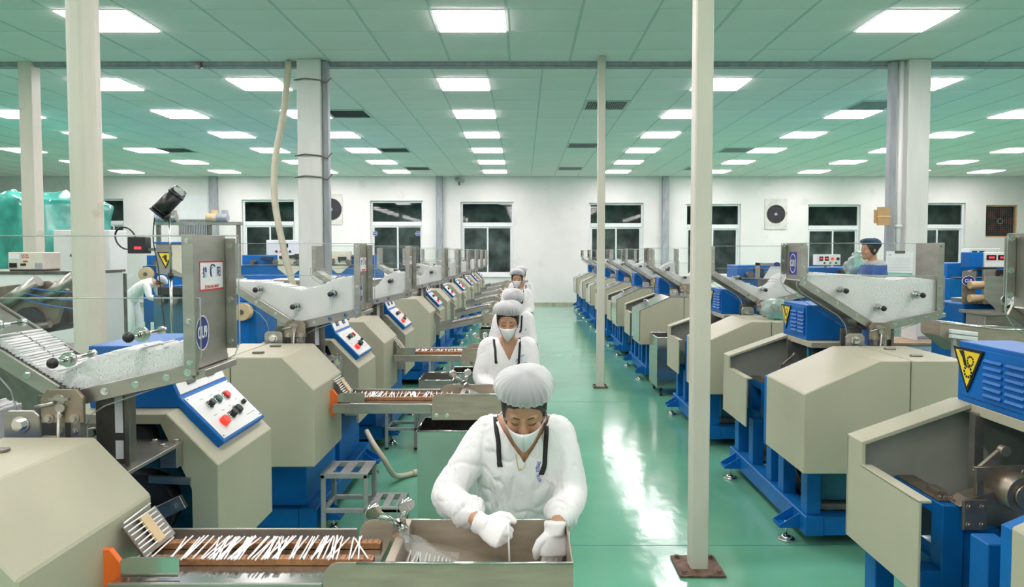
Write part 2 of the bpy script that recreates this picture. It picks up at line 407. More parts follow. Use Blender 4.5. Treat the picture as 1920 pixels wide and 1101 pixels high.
for i, (o, wn) in enumerate(zip(opens[:8], wins)):
    x0, x1, z0, z1 = o; r = empty('window_%d' % (i+1), ((x0+x1)/2, YF+.14, z0)); tag(r, 'window in the far wall', kind='structure')
    W, H = x1-x0, z1-z0; hw = W/2; t = 0.07; zt = H*0.70
    f = MB(); f.box(-hw, -hw+t, -.04, .04, 0, H); f.box(hw-t, hw, -.04, .04, 0, H); f.box(-hw+t, hw-t, -.04, .04, 0, t); f.box(-hw+t, hw-t, -.04, .04, H-t, H); f.box(-hw+t, hw-t, -.05, .04, zt-.09, zt+.06)
    f.build('window_frame', M['frame'], r, 0.006)
    MB().box(-hw+t, hw-t, .0, .008, zt+.06, H-t).build('window_pane', M['pane'], r)
    for sx in (-1, 1):
        xa, xb = ((-hw+t, .04) if sx < 0 else (-.04, hw-t)); yy = -.025 if sx < 0 else .005
        s = MB(); e = .055; za, zb = t, zt-.09
        s.box(xa, xa+e, yy, yy+.025, za, zb); s.box(xb-e, xb, yy, yy+.025, za, zb); s.box(xa+e, xb-e, yy, yy+.025, za, za+e); s.box(xa+e, xb-e, yy, yy+.025, zb-e, zb)
        so = s.build('window_sash', M['frame'], r, 0.004)
        MB().box(xa+e, xb-e, yy+.010, yy+.016, za+e, zb-e).build('window_pane', M['pane'], so)
    sl = MB().box(-hw-.03, hw+.03, -.20, -.14, -.05, 0).build('window_sill', M['frame'], r)
# pilasters on the far wall
for n, (a, b) in enumerate(((398,412),(819,831),(1240,1252))):
    tag(MB().box(wx(a), wx(b), YF-.16, YF, 0, HC).build('trim_%d' % (n+2), M['greypipe'], None, 0.01), 'grey steel post on the far wall', kind='structure')
# ================================================================== text and stickers
TMPS = bpy.data.scenes.new('workbench')
def text_obj(name, body, size, material, parent, Mx, squeeze=1.0, align='CENTER', depth=0.0004):
    c = bpy.data.curves.new('txt', 'FONT'); c.body = body; c.size = size; c.align_x = align; c.align_y = 'CENTER'; c.extrude = depth; c.offset = size*.018; c.resolution_u = 3
    t = bpy.data.objects.new('txt', c); TMPS.collection.objects.link(t)
    TMPS.view_layers[0].update()
    me = bpy.data.meshes.new_from_object(t.evaluated_get(TMPS.view_layers[0].depsgraph))
    bpy.data.objects.remove(t); bpy.data.curves.remove(c)
    me.name = name
    me.transform(Matrix.Diagonal((squeeze, 1, 1, 1))); me.materials.clear(); me.materials.append(material)
    o = link(name, me, parent); o.matrix_local = Mx; return o
def frame_mx(origin, xdir, ydir):
    x = Vector(xdir).normalized(); y = Vector(ydir).normalized(); z = x.cross(y)
    return Matrix(((x.x,y.x,z.x,origin[0]),(x.y,y.y,z.y,origin[1]),(x.z,y.z,z.z,origin[2]),(0,0,0,1)))
def disc_mesh(mb, rx, ry, d0, d1, n=32): return mb.prism([(rx*math.cos(2*PI*i/n), ry*math.sin(2*PI*i/n)) for i in range(n)], d0, d1, 'z')
def ring_mesh(mb, rx, ry, w, d0, d1, n=32):
    for i in range(n):
        a0, a1 = 2*PI*i/n, 2*PI*(i+1)/n
        mb.prism([(rx*math.cos(a0), ry*math.sin(a0)), (rx*math.cos(a1), ry*math.sin(a1)), ((rx-w)*math.cos(a1), (ry-w)*math.sin(a1)), ((rx-w)*math.cos(a0), (ry-w)*math.sin(a0))], d0, d1, 'z')
    return mb
def number_sticker(parent, Mx, txt, rx, ry, square=False):
    s = MB()
    if square: s.box(-rx*1.25, rx*1.25, -ry*1.2, ry*1.2, 0, .0006)
    else: disc_mesh(s, rx, ry, 0, .0006)
    o = s.build('number_sticker', M['navy'], parent); o.matrix_local = Mx; o['label'] = 'navy blue number sticker'
    r = ring_mesh(MB(), rx, ry, rx*0.09, .0006, .0010).build('sticker_ring', M['paper'], o)
    text_obj('sticker_text', txt, ry*0.95, M['paper'], o, Matrix.Translation((0, 0, .0010)), 0.62 if len(txt) < 4 else 0.55)
    return o
def logo_sticker(parent, Mx, W=0.20, H=0.112):
    o = MB().box(-W/2, W/2, -H/2, H/2, 0, .0006).build('logo_sticker', M['paper'], parent); o.matrix_local = Mx; o['label'] = 'white logo sticker with red border'
    b = MB(); e = .005
    b.box(-W/2, W/2, H/2-e, H/2, .0006, .001); b.box(-W/2, W/2, -H/2, -H/2+e*1.4, .0006, .001); b.box(-W/2, -W/2+e, -H/2+e, H/2-e, .0006, .001); b.box(W/2-e, W/2, -H/2+e, H/2-e, .0006, .001)
    b.build('sticker_border', M['redprint'], o)
    text_obj('sticker_text', '捷', .042, M['navy'], o, Matrix.Translation((-W*.29, .012, .0007)), 0.85)
    text_obj('sticker_text', '阳', .042, M['navy'], o, Matrix.Translation((W*.29, .012, .0007)), 0.85)
    text_obj('sticker_text', 'JIEYANG MACHINERY', .0165, M['redprint'], o, Matrix.Translation((0, -H*.37, .0007)), 0.72)
    s = MB()
    for ph, r0, r1, sw in ((0.5, .012, .034, 4.6), (0.9, .006, .020, 4.2)):
        n = 22; P = []
        for i in range(n+1):
            t = i/n; a = ph + sw*t; r = r1 + (r0-r1)*t; P.append((r*0.8*math.cos(a), r*1.15*math.sin(a)+.012, .0095*math.sin(PI*min(1,t*1.05))**0.7*(1 if r1 > .025 else .7)))
        for i in range(n):
            a, b_ = P[i], P[i+1]
            ca = (a[0], a[1]-.012); 
            def off(p): 
                L = math.hypot(p[0], p[1]-.012)+1e-6; return (p[0]*(1-p[2]/L), .012+(p[1]-.012)*(1-p[2]/L))
            s.prism([(a[0],a[1]), (b_[0],b_[1]), off((b_[0],b_[1],b_[2]+.0002)), off((a[0],a[1],a[2]+.0002))], .0006, .0011, 'z')
    s.prism([(.004,.040),(.020,.044),(.036,.034),(.018,.037)], .0006, .0011, 'z')
    s.build('logo_swirl', M['navy'], o)
    return o

# ================================================================== the stick-feeding machine (origin: floor, under the hopper's apex at its front pane)
BX = dict(l=-.80, lr=-.355, rr=.15, r=.34, top=1.26, sh=1.06, bot=.58, y0=-.74, y1=-.11)
VL, VR = (-.52, 1.71), (.435, 1.485)      # ends of the two arms of the V
APEX = (0.0, 1.385)
def build_machine(steel_cover=False):
    R = empty('stick_feeding_machine')
    # --- base
    b = MB(); b.box(-.66, -.54, -.45, 1.15, .08, .21); b.box(.14, .26, -.45, 1.15, .08, .21)
    for y in (-.45, .30, 1.03): b.box(-.54, .14, y, y+.12, .085, .205)
    b.build('base_frame', M['blue2'], R, 0.006)
    fb = MB(); fb.prism([(0,0),(-.13,.0),(-.13,.02),(0,.10)], -.002, .004, 'y'); fb.prism([(0,0),(-.13,.0),(-.13,.02),(0,.10)], .116, .122, 'y'); fb.box(-.13, 0, 0, .12, 0, .008); fb.box(-.13,-.124,0,.12,0,.02)
    fbm = fb.mesh('foot_bracket'); fbm.materials.append(M['blue'])
    lf = MB(); lf.cyl((0,0,.02), (0,0,.13), .010, n=10); lf.cyl((0,0,0), (0,0,.012), .055, n=20); lf.cyl((0,0,.012), (0,0,.035), .050, .016, n=20)
    lfm = lf.mesh('levelling_foot'); lfm.materials.append(M['chrome'])
    for sx, x in ((1, -.66), (-1, .26)):
        for y in (-.36, .86):
            o = link('foot_bracket', fbm, R, (x, y, .10)); o.scale = (sx, 1, 1)
            link('levelling_foot', lfm, R, (x - sx*.065, y+.06, 0))
    # --- body under the covers
    MB().box(-.22, .18, -.40, .30, .21, .62).build('body_block', M['blue'], R, 0.006)
    MB().box(-.22, .18, .42, 1.06, .21, .60).build('body_block', M['blue'], R, 0.006)
    for y, zp in ((-.42,.6), (-.02,.86), (.22,.86), (.62,.57), (.98,.57)):
        MB().box(-.64, -.55, y, y+.10, .21, zp).build('post', M['blue2'], R, 0.004)
    MB().box(-.52, -.26, -.36, 1.02, .22, .26).build('drip_tray', M['steel_d'], R)
    MB().box(-.50, -.28, -.30, -.02, .26, .46).build('gearbox', M['teal'], R, 0.004)
    for ya, yb, rr in ((.10,.30,.10),(.60,.90,.09)): MB().cyl((-.40,ya,.36), (-.40,yb,.36), rr, n=18).build('motor', M['teal'], R)
    wr = MB(); wr.tube([(-.56,-.2,.30),(-.60,-.15,.40),(-.58,-.05,.48),(-.5,0,.42),(-.45,.08,.3)], .006); wr.tube([(-.55,-.28,.28),(-.58,-.3,.42),(-.5,-.22,.5)], .006); wr.build('cable', M['black'], R)
    # --- front cover box
    c = BX; prof = [(c['l'],c['bot']),(c['l'],c['sh']),(c['lr'],c['top']),(c['rr'],c['top']),(c['r'],c['sh']),(c['r'],c['bot'])]
    sx = -.17
    MB().prism([(c['l'],c['bot']),(c['l'],c['sh']),(c['lr'],c['top']),(sx-.003,c['top']),(sx-.003,c['bot'])], c['y0'], c['y1']).build('cover', M['cream'], R, 0.006)
    cv = MB().prism([(sx+.003,c['bot']),(sx+.003,c['top']),(c['rr'],c['top']),(c['r'],c['sh']),(c['r'],c['bot'])], c['y0'], c['y1']).build('cover', M['cream'], R, 0.006)
    MB().prism([(c['l']+.002,c['bot']),(c['l']+.002,c['sh']-.012),(c['lr'],c['top']-.022),(c['rr']-.03,c['top']-.03),(c['r']-.05,c['sh']-.03),(c['r']-.05,c['bot'])], c['y1']-.002, c['y1']+.045).build('cover_frame', M['blue2'], R)
    MB().box(-.09,-.02,-.30,-.27,c['top'],c['top']+.012).build('hinge', M['steel_d'], R, .003)
    MB().box(-.09,-.02,-.60,-.57,c['top'],c['top']+.012).build('hinge', M['steel_d'], R, .003)
    if steel_cover:
        t = .012
        MB().prism([(c['l']-t,c['bot']+.05),(c['l']-t,c['sh']+.004),(c['lr']-.02,c['top']+.008),(-.10,c['top']+.030),(-.10,c['top']+.002),(c['lr'],c['top']),(c['l'],c['sh']),(c['l'],c['bot']+.05)], c['y0']-.004, c['y1']+.02).build('steel_hood', M['steel_b'], R, .002)
        hd = MB(); hd.tube([(-.66,-.6,1.16),(-.66,-.6,1.20),(-.66,-.25,1.20),(-.66,-.25,1.16)], .007); hd.build('hood_handle', M['chrome'], R)
    # --- arch shell behind the hopper
    y0, y1 = .42, 1.03
    sl, slr, srr, sr, st, ss, sb = -.76, -.27, .12, .335, 1.215, .995, .56
    outer = [(slr,st),(srr,st),(sr,ss)]
    th = .022
    sh = MB()
    sh.prism([(slr,st-.045),(slr,st),(srr,st),(sr,ss),(sr,sb),(sr-th,sb),(sr-th,ss-.01),(srr-.012,st-th),(slr+.012,st-th),(slr+.012,st-.045)], y0, y1)
    sh.prism([(srr-.03,st-.04),(srr+.0,st-.001),(sr-.001,ss),(sr-.001,.62),(sr-.115,.62),(sr-.115,.89)], y0-.002, y0+.02)
    sh.prism([(slr,st-.045),(slr,st-.001),(srr,st-.001),(srr-.03,st-.045)], y0-.002, y0+.02)
    sh.build('shell', M['cream'], R, 0.003)
    bk = [(sl,sb),(sl,1.04),(slr,st-.002),(srr,st-.002),(sr-.002,ss),(sr-.002,sb)]
    MB().prism(bk, y1-.012, y1).build('shell_back', M['cream_in'], R)
    rim = MB()
    rim.prism([(slr-.0,st),(sl,1.04),(sl,.93),(sl+.018,.93),(sl+.018,1.028),(slr+.005,st-.02)], y1-.14, y1+.002)
    rim.build('shell_rim', M['cream'], R, 0.002)
    sp = MB(); sp.prism([(y0+.02,sb),(y0+.02,.935),(y1,.935),(y1,sb)], sl, sl+.012, 'x'); sp.box(sl, sl+.05, y0+.02, y1-.13, .925, .937)
    sp.build('side_panel', M['cream'], R, 0.002)
    MB().box(slr-.02, slr+.02, y1-.20, y1-.16, .6, st-.03).build('inner_post', M['steel'], R)
    MB().prism([(-.24,.62),(-.24,1.17),(.09,1.17),(.21,1.05),(.21,.62)], y0+.13, y0+.16).build('inner_plate', M['teal'], R, .003)
    iw = MB(); iw.box(-.555,-.465,.62,.70,.50,.85); iw.box(-.555,-.465,.92,1.0,.50,.85); iw.box(-.555,-.465,.70,.92,.79,.85); iw.box(-.555,-.465,.70,.92,.50,.60); iw.box(-.465,-.30,.64,.68,.50,.74)
    iw.build('inner_bracket', M['blue2'], R, .004)
    br = MB(); br.prism([(-.50,.852),(-.46,.885),(-.26,.95),(-.25,.88),(-.44,.852)], .60, .68); br.box(-.55,-.47,.66,.98,.851,.860); br.box(-.53,-.49,.70,.78,.860,.885); br.obox((-.335,.60,.995), (.105,.008,.028), (0,-.04,0)); br.obox((-.375,.612,1.04),(.012,.008,.075),(0,.85,0)); br.cyl((-.32,.59,1.085),(-.32,.62,1.085),.022,n=16); br.cyl((-.24,.585,.995),(-.24,.62,.995),.018,n=16); br.box(-.43,-.40,.60,.62,.90,1.0)
    for dx in (-.545,-.52,-.50): br.bolt((dx,.66+.0,.872),(0,-1,0),.006)
    br.build('linkage', M['bronze'], R, .0015)
    bp = MB(); bp.box(-.49,-.395,.585,.602,.76,.885)
    for dx in (-.47,-.415):
        for z in (.785,.86): bp.bolt((dx,.585,z), (0,-1,0), .008)
    bp.build('bearing_plate', M['bronze'], R, .0015)
    rl = MB(); rl.cyl((-.285,.52,.925),(-.285,.66,.925), .077, n=28); rl.cyl((-.285,.505,.925),(-.285,.52,.925), .05, n=24); rl.cyl((-.285,.495,.925),(-.285,.505,.925), .02, n=16); rl.build('roller', M['bronze'], R)
    r2 = MB(); r2.cyl((-.17,.50,1.10),(-.17,.62,1.10), .05, n=22); r2.cyl((-.05,.48,1.08),(-.05,.60,1.08), .07, n=24); r2.build('roller', M['dark'], R)
    # tooling seen from the aisle on the console side
    tl = MB(); tl.obox((.10,.41,.80),(.10,.012,.030),(0,-.45,0)); tl.bolt((.155,.40,.825),(0,-1,0),.012); tl.obox((.17,.415,.69),(.075,.012,.030),(0,0,0)); tl.bolt((.14,.405,.69),(0,-1,0),.009); tl.bolt((.20,.405,.69),(0,-1,0),.009); tl.obox((.13,.42,.93),(.09,.008,.016),(0,.05,0))
    tl.build('tool_arm', M['steel'], R, .002)
    dk = MB(); dk.cyl((-.02,.44,.80),(-.02,.52,.80),.15,n=28); dk.cyl((-.02,.42,.80),(-.02,.44,.80),.06,n=20); dk.build('cam_wheel', M['dark'], R)
    # table plate under the hopper
    tp = MB(); tp.box(-.10,.19,-.02,.44,1.085,1.10); tp.box(-.10,.19,-.022,-.016,1.06,1.10); tp.box(.12,.19,.36,.40,1.0,1.085)
    for x, y in ((.02,.33),(.15,.33),(.08,.40),(.17,.40)): tp.bolt((x,y,1.10),(0,0,1),.012,.010)
    tp.build('table_plate', M['steel'], R, .002)
    # --- console: blue housing with two white panels
    p1a, p1b, p2b, tip = (.075,1.375), (.125,1.262), (.318,1.066), (.272,1.022)
    y0c, y1c = .52, .99
    prof = [(-.27,st+.001),(-.27,1.49),(-.02,1.49),p1a,p1b,p2b,tip,(srr+.002,st+.004),(srr-.02,st+.001)]
    con = MB().prism(prof, y0c, y1c).build('console', M['blue'], R, 0.004)
    def on_slope(pa, pb, name, material, inset, thick=.004):
        pa = Vector((pa[0],0,pa[1])); pb = Vector((pb[0],0,pb[1])); d = (pb-pa).normalized(); n = Vector((-d.z,0,d.x));
        if n.x < 0: n = -n
        L = (pb-pa).length
        # frame: x -> along +y, y -> up the slope, z -> outward
        o = pa + d*L*0.5
        Mx = frame_mx((o.x, (y0c+y1c)/2, o.z), (0,1,0), (-d.x,0,-d.z))
        W = (y1c-y0c)/2 - inset; H = L/2 - inset*.8
        pb_ = MB().box(-W, W, -H, H, 0, thick).build(name, material, con, .0015); pb_.matrix_local = Mx
        return Mx, W, H
    Mx, W, H = on_slope(p1a, p1b, 'display_panel', M['white'], .012)
    for dx in (-.10, .09):
        q = MB(); q.box(-.035,.035,-.026,.030,.004,.010); e = q.build('display', M['disp'], con, .001); e.matrix_local = Mx @ Matrix.Translation((dx,.004,0))
        q = MB(); q.box(-.020,.020,.008,.022,.010,.0106); e = q.build('display_digits', M['digit'], con); e.matrix_local = Mx @ Matrix.Translation((dx,.004,0))
        q = MB()
        for k in range(3): q.box(-.026+.019*k,-.012+.019*k,-.020,-.006,.010,.012)
        e = q.build('display_keys', M['digitb'], con); e.matrix_local = Mx @ Matrix.Translation((dx,.004,0))
    Mx, W, H = on_slope(p1b, p2b, 'control_panel', M['white'], .016)
    sc_ = MB()
    for a in (-1,1):
        for bb in (-1,1): sc_.cyl((a*(W-.012), bb*(H-.012), .004), (a*(W-.012), bb*(H-.012), .006), .004, n=8)
    e = sc_.build('screw', M['steel_d'], con); e.matrix_local = Mx
    def knob(nm, kx, ky, r, h, mt, base=True):
        q = MB()
        if base: q.cyl((0,0,.004),(0,0,.012), r*1.25, n=20); e = q.build(nm+'_collar', M['chrome'], con); e.matrix_local = Mx @ Matrix.Translation((kx,ky,0)); q = MB()
        q.cyl((0,0,.010),(0,0,.010+h), r, r*.92, n=20)
        e = q.build(nm, M[mt], con); e.matrix_local = Mx @ Matrix.Translation((kx,ky,0))
    knob('selector_knob', -.10, .045, .017, .024, 'black'); knob('push_button', -.01, .052, .019, .014, 'green'); knob('push_button', .08, .052, .019, .014, 'red')
    knob('indicator_lamp', -.12, -.058, .024, .020, 'redlit', False); knob('selector_knob', -.02, -.048, .018, .026, 'black'); knob('push_button', .055, -.040, .022, .018, 'black'); knob('small_knob', .15, -.020, .012, .016, 'black', False)
    ln = MB()
    for (x,y,l) in ((-.13,.085,.03),(-.03,.085,.02),(.06,.088,.02),(-.14,-.012,.03),(-.05,-.008,.025),(.03,-.004,.02),(.13,.012,.02),(.10,-.085,.09)): ln.box(x,x+l,y,y+.004,.004,.0045)
    e = ln.build('printed_marks', M['greypipe'], con); e.matrix_local = Mx
    # back of the console: louvred door and warning sign (faces away from the operator)
    dr = MB(); dr.box(-.278,-.27,y0c+.03,y1c-.03,st+.03,1.47); do = dr.build('louvre_door', M['blue'], con, .002)
    for col in range(2):
        for k in range(6): MB().obox((-.282, y0c+.085+col*.135, st+.06+.030*k), (.006,.056,.008), (0,.6,0)).build('louvre', M['blue'], con, .002)
    tx = -.286; ty, tz, ts = y1c-.09, 1.39, .105
    tri = [(ty+ts,tz+.075),(ty-ts,tz+.075),(ty,tz-.125)]
    MB().prism(tri, tx, tx+.006, 'x').build('warning_sign', M['black'], con)
    k_ = .80; cc = (ty, tz+.012)
    MB().prism([(cc[0]+(p[0]-cc[0])*k_, cc[1]+(p[1]-cc[1])*k_) for p in tri], tx-.0012, tx, 'x').build('warning_sign_face', M['yellow'], con)
    hs = MB()
    def g2(cy, cz, r):
        for i in range(10):
            a = 2*PI*i/10; hs.prism([(cy+r*math.cos(a+s*.22)*k, cz+r*math.sin(a+s*.22)*k) for s, k in ((-1,.72),(-1,1.15),(1,1.15),(1,.72))], tx-.0020, tx-.0012, 'x')
    g2(ty-.022, tz+.020, .022); g2(ty-.006, tz-.030, .026)
    hs.prism([(ty+.06,tz+.060),(ty+.025,tz+.062),(ty+.01,tz+.02),(ty+.0,tz-.01),(ty+.02,tz-.004),(ty+.034,tz+.03)], tx-.002, tx-.0012, 'x')
    hs.build('warning_pictogram', M['black'], con)
    # --- hopper
    D = .29
    def arm_sheet(p, q, nm, t=.012):
        d = Vector((q[0]-p[0],0,q[1]-p[1])).normalized(); n = Vector((d.z,0,-d.x));
        if n.z > 0: n = -n
        MB().prism([p, q, (q[0]+n.x*t, q[1]+n.z*t), (p[0]+n.x*t, p[1]+n.z*t)], 0.006, D-.006).build(nm, M['steel'], R)
        for yy in (-.012, D):
            MB().prism([(p[0],p[1]+.012), (q[0],q[1]+.012), (q[0]+n.x*.045,q[1]+n.z*.045), (p[0]+n.x*.045,p[1]+n.z*.045)], yy, yy+.012).build('arm_rail', M['steel'], R, .002)
        bo = MB()
        for t_ in (.22,.5,.78,.97):
            x = p[0]+(q[0]-p[0])*t_+n.x*.015; z = p[1]+(q[1]-p[1])*t_+n.z*.015; bo.bolt((x,-.012,z),(0,-1,0),.009)
        bo.build('arm_bolt', M['chrome'], R)
    arm_sheet((-.035,APEX[1]+.02), VL, 'hopper_floor'); arm_sheet((.035,APEX[1]+.01), VR, 'hopper_floor')
    ZT = 1.965
    for sgn, (px, pz) in ((-1, VL), (1, VR)):
        pl = MB(); pl.box(px-.003, px+.003, 0, D, pz-.01, ZT); o = pl.build('hopper_plate', M['steel'], R)
        fl_ = MB(); x0, x1 = (px-.045, px-.003) if sgn < 0 else (px+.003, px+.045)
        MB().box(px-.022, px+.022, -.014, -.002, pz-.03, ZT).build('plate_flange', M['steel'], o, .002); MB().box(x0, x1, D-.006, D, pz+.03, ZT-.01).build('plate_flange', M['steel'], o, .002)
        bo = MB(); xm = (x0+x1)/2
        for t_ in (.1,.45,.9): bo.bolt((xm, D-.006, pz+(ZT-pz)*t_+.01), (0,-1,0), .008)
        for t_ in (.04,.35,.95): bo.bolt((px,-.014, pz+(ZT-pz)*t_), (0,-1,0), .007)
        bo.build('plate_bolt', M['chrome'], o)
        if sgn > 0: MB().prism([(px-.02,pz-.06),(px+.05,pz-.035),(px+.05,pz-.01),(px-.02,pz-.02)], .0, D-.02).build('plate_foot', M['steel'], o, .002)
    def pane(name, poly, y, t=.008):
        o = MB().prism(poly, y, y+t).build(name, M['glass'], R)
        e = MB()   # bright polished edge
        n = len(poly)
        top = [i for i in range(n)]
        for i in top:
            a, b2 = poly[i], poly[(i+1)%n]
            e.cyl((a[0],y+t/2,a[1]), (b2[0],y+t/2,b2[1]), t*.36, n=6, caps=False)
        e.build('pane_edge', M['glass_e'], o)
        return o
    lo = [(.47,1.52),(.455,1.475),(.41,1.445),(.12,1.345),(.07,1.315),(.052,1.27),(.052,1.11),(-.205,1.11),(-.205,1.34),(-.22,1.40),(-.27,1.46),(-.53,1.62),(-.56,1.66)]
    pane('front_pane', [(.47,1.735)] + lo + [(-.56,1.735)], -.004)
    pane('back_pane', [(.50,ZT),(.50,1.54),(.48,1.49),(.43,1.46),(.12,1.36),(-.12,1.36),(-.27,1.46),(-.53,1.62),(-.57,1.68),(-.57,ZT)], D-.03)
    for x, z in ((-.26,1.635),(0.0,1.515),(.265,1.605)):
        rd = MB(); rd.cyl((x,-.085,z),(x,.12,z),.0075,n=12); rd.cyl((x,.11,z),(x,.13,z),.014,.016,n=16); ro = rd.build('guide_rod', M['chrome'], R)
        dd = MB(); dd.cyl((x,-.02,z),(x,-.006,z),.027,n=24); dd.cyl((x,-.045,z),(x,-.02,z),.017,n=20); dd.cyl((x,-.05,z),(x,-.045,z),.012,n=20); dd.build('clamp_disc', M['chrome'], ro)
        MB().ball((x,-.096,z),.019,16,12).build('ball_knob', M['black'], ro)
    # mechanism below the apex
    ap = MB(); ap.prism([(-.075,1.295),(-.075,1.385),(-.05,1.415),(.05,1.415),(.075,1.385),(.075,1.295)], -.055, -.040); ap.build('apex_bracket', M['bronze'], R, .002)
    am = MB(); am.cyl((-.01,-.058,1.375),(-.01,-.02,1.375),.022,n=18); am.cyl((-.08,-.075,1.355),(-.02,-.065,1.37),.008,n=10); am.box(-.04,.03,-.068,-.056,1.378,1.386); am.cyl((0,-.07,1.35),(0,-.055,1.35),.016,n=16)
    am.cyl((0,-.07,1.34),(-.015,-.07,1.10),.006,n=8); am.cyl((0,-.075,1.325),(0,-.062,1.325),.010,n=12)
    for x in (-.045,.045): am.bolt((x,-.055,1.312),(0,-1,0),.011,.012)
    am.build('crank_link', M['steel'], R)
    sp_ = MB(); sp_.prism([(-.225,1.12),(-.225,1.315),(-.205,1.335),(-.115,1.335),(-.095,1.315),(-.095,1.12)], -.035, -.022); spo = sp_.build('support_plate', M['steel'], R, .003)
    for z_ in (1.285,1.17): MB().bolt((-.16,-.035,z_),(0,-1,0),.020,.018).build('support_bolt', M['chrome'], spo)
    gm = MB(); gm.box(-.035,-.005,-.035,-.005,1.09,1.30); gm.box(.015,.05,-.035,-.005,1.09,1.30); gm.box(-.095,-.04,-.03,-.01,1.18,1.24); gm.obox((-.07,-.05,1.165),(.075,.005,.018),(0,-.28,0))
    for x, z in ((-.02,1.26),(.03,1.26),(.03,1.14),(-.06,1.215),(-.075,1.165)): gm.bolt((x,-.036 if x > -.05 else -.056,z),(0,-1,0),.009)
    gm.build('guide_column', M['steel'], R, .002)
    bs = MB(); bs.box(.02,.165,.10,.115,1.09,1.42); bs.box(.145,.165,.07,.102,1.09,1.43)
    MB().box(-.20,-.05,.10,.115,1.09,1.36).build('chute_plate', M['steel_d'], R, .002)
    bso = bs.build('chute_plate', M['steel_d'], R, .002)
    ss_ = MB(); ss_.box(.095,.125,.097,.099,1.12,1.19); ss_.box(.095,.125,.097,.099,1.22,1.37); ss_.box(.155,.162,.097,.099,1.20,1.30); ss_.build('stick_slot', M['stick'], bso)
    hd = MB(); hd.cyl((-.06,.06,1.40),(-.06,.30,1.40),.05,n=18); hd.build('feed_roller', M['steel_d'], R)
    # delivery chute with brush, orange guard
    ch = MB(); ch.obox((.392,-.22,.975),(.060,.095,.003),(0,.95,0)); ch.build('delivery_chute', M['steel_d'], R)
    brs = MB(); brs.obox((.402,-.22,.985),(.050,.022,.004),(0,.95,0)); brs.build('brush', M['tan'], R)
    MB().prism([(.335,.985),(.36,.985),(.40,.93),(.44,.86),(.335,.80)], -.385,-.365).build('orange_guard', M['orange'], R, .002)
    return R
machineA = build_machine(False)
machineB = build_machine(True)
LX, RX = -1.62, 2.465
nth = ['nearest','second','third','fourth','fifth','sixth','seventh','eighth','ninth']
LROW = [2.45, 4.88, 7.0, 10.1, 12.25, 14.5, 16.9, 19.2, 21.5]
RROW = [2.17, 4.75, 7.02, 10.45, 12.85, 15.2, 17.6, 19.9, 22.2]
Lm, Rm = [], []
usedA = usedB = False
for i, y in enumerate(LROW):
    m = machineA if i == 0 else copy_tree(machineA)
    m.location = (LX - (.012 if i == 0 else 0), y, 0); Lm.append(m)
    tag(m, 'cream and blue stick feeding machine, %s in the left row' % nth[i], 'machine', 'stick feeding machines')
for i, y in enumerate(RROW):
    src = machineA if i < 3 else machineB
    m = machineB if i == 3 else copy_tree(src)
    m.location = (RX - .17 if i == 0 else RX, y, 0); Rm.append(m)
    tag(m, 'cream and blue stick feeding machine%s, %s in the right row' % ('' if i < 3 else ' with steel hood', nth[i]), 'machine', 'stick feeding machines')
for m in Lm[2:] + Rm:
    for c_ in list(m.children):
        if c_.name.startswith('orange_guard'): bpy.data.objects.remove(c_)
# stickers, each on its own machine's plate
def plate(m, sgn):
    ps = [c for c in m.children if c.name.startswith('hopper_plate')]
    ps.sort(key=lambda o: sum(v.co.x for v in o.data.vertices))
    return ps[0] if sgn < 0 else ps[-1]
def right_mx(y, z): return frame_mx((VR[0]+.0034, y, z), (0,1,0), (0,0,1))
def left_mx(y, z): return frame_mx((VL[0]-.0034, y, z), (0,-1,0), (0,0,1))
for i, t in ((0,'CU9'),(1,'CU10'),(2,'CU8')):
    p = plate(Lm[i], 1); logo_sticker(p, right_mx(.165, 1.81)); number_sticker(p, right_mx(.08, 1.60), t, .053, .066)
number_sticker(plate(Rm[1], -1), left_mx(.165, 1.82), 'CU11', .055, .068, True)

# ================================================================== sticks heaped in the hoppers
def heap_mesh(name, top, r, seed, y0=.022, y1=.258):
    rnd = random.Random(seed); mb = MB()
    def topz(x):
        for (a, za), (b_, zb) in zip(top, top[1:]):
            if a <= x <= b_: return za + (zb-za)*(x-a)/(b_-a)
        return -1
    def botz(x):
        if x < -.035: return APEX[1]+.02 + (x+.035)/(VL[0]+.035)*(VL[1]-APEX[1]-.02)
        if x > .035: return APEX[1]+.01 + (x-.035)/(VR[0]-.035)*(VR[1]-APEX[1]-.01)
        return APEX[1]+.015
    x = top[0][0] + r; row = 0
    ym = (y0+y1)/2
    n = 6
    while x < top[-1][0] - r*.5:
        z = botz(x) + r + (r if row % 2 else 0) + .002; tz = topz(x) + rnd.uniform(-.004,.004)
        while z < tz:
            dx, dz = rnd.uniform(-.0012,.0012), rnd.uniform(-.0012,.0012)
            for a, b_ in ((y0, ym-.004), (ym+.004, y1)):
                ja = rnd.uniform(-.0025,.0025); bb = len(mb.v)
                for yy in (a+ja, b_+ja):
                    for i in range(n): mb.v.append((x+dx+r*math.cos(2*PI*i/n), yy, z+dz+r*math.sin(2*PI*i/n)))
                for i in range(n):
                    j = (i+1)%n; mb.f.append([bb+i,bb+j,bb+n+j,bb+n+i]); mb.s.append(True)
                if a == y0: mb.f.append([bb+n-1-i for i in range(n)]); mb.s.append(False)
                else: mb.f.append([bb+n+i for i in range(n)]); mb.s.append(False)
            z += 2*r*.93
        x += 2*r*.82; row += 1
    core = [(x_, topz(x_)-.010) for x_, _ in top]
    low = [(top[-1][0], botz(top[-1][0])+.004), (.036, botz(.036)+.004), (-.036, botz(-.036)+.004), (top[0][0], botz(top[0][0])+.002)]
    mb.prism(core + low, y0+.010, y1-.010)
    me = mb.mesh(name); me.materials.append(M['stick']); return me
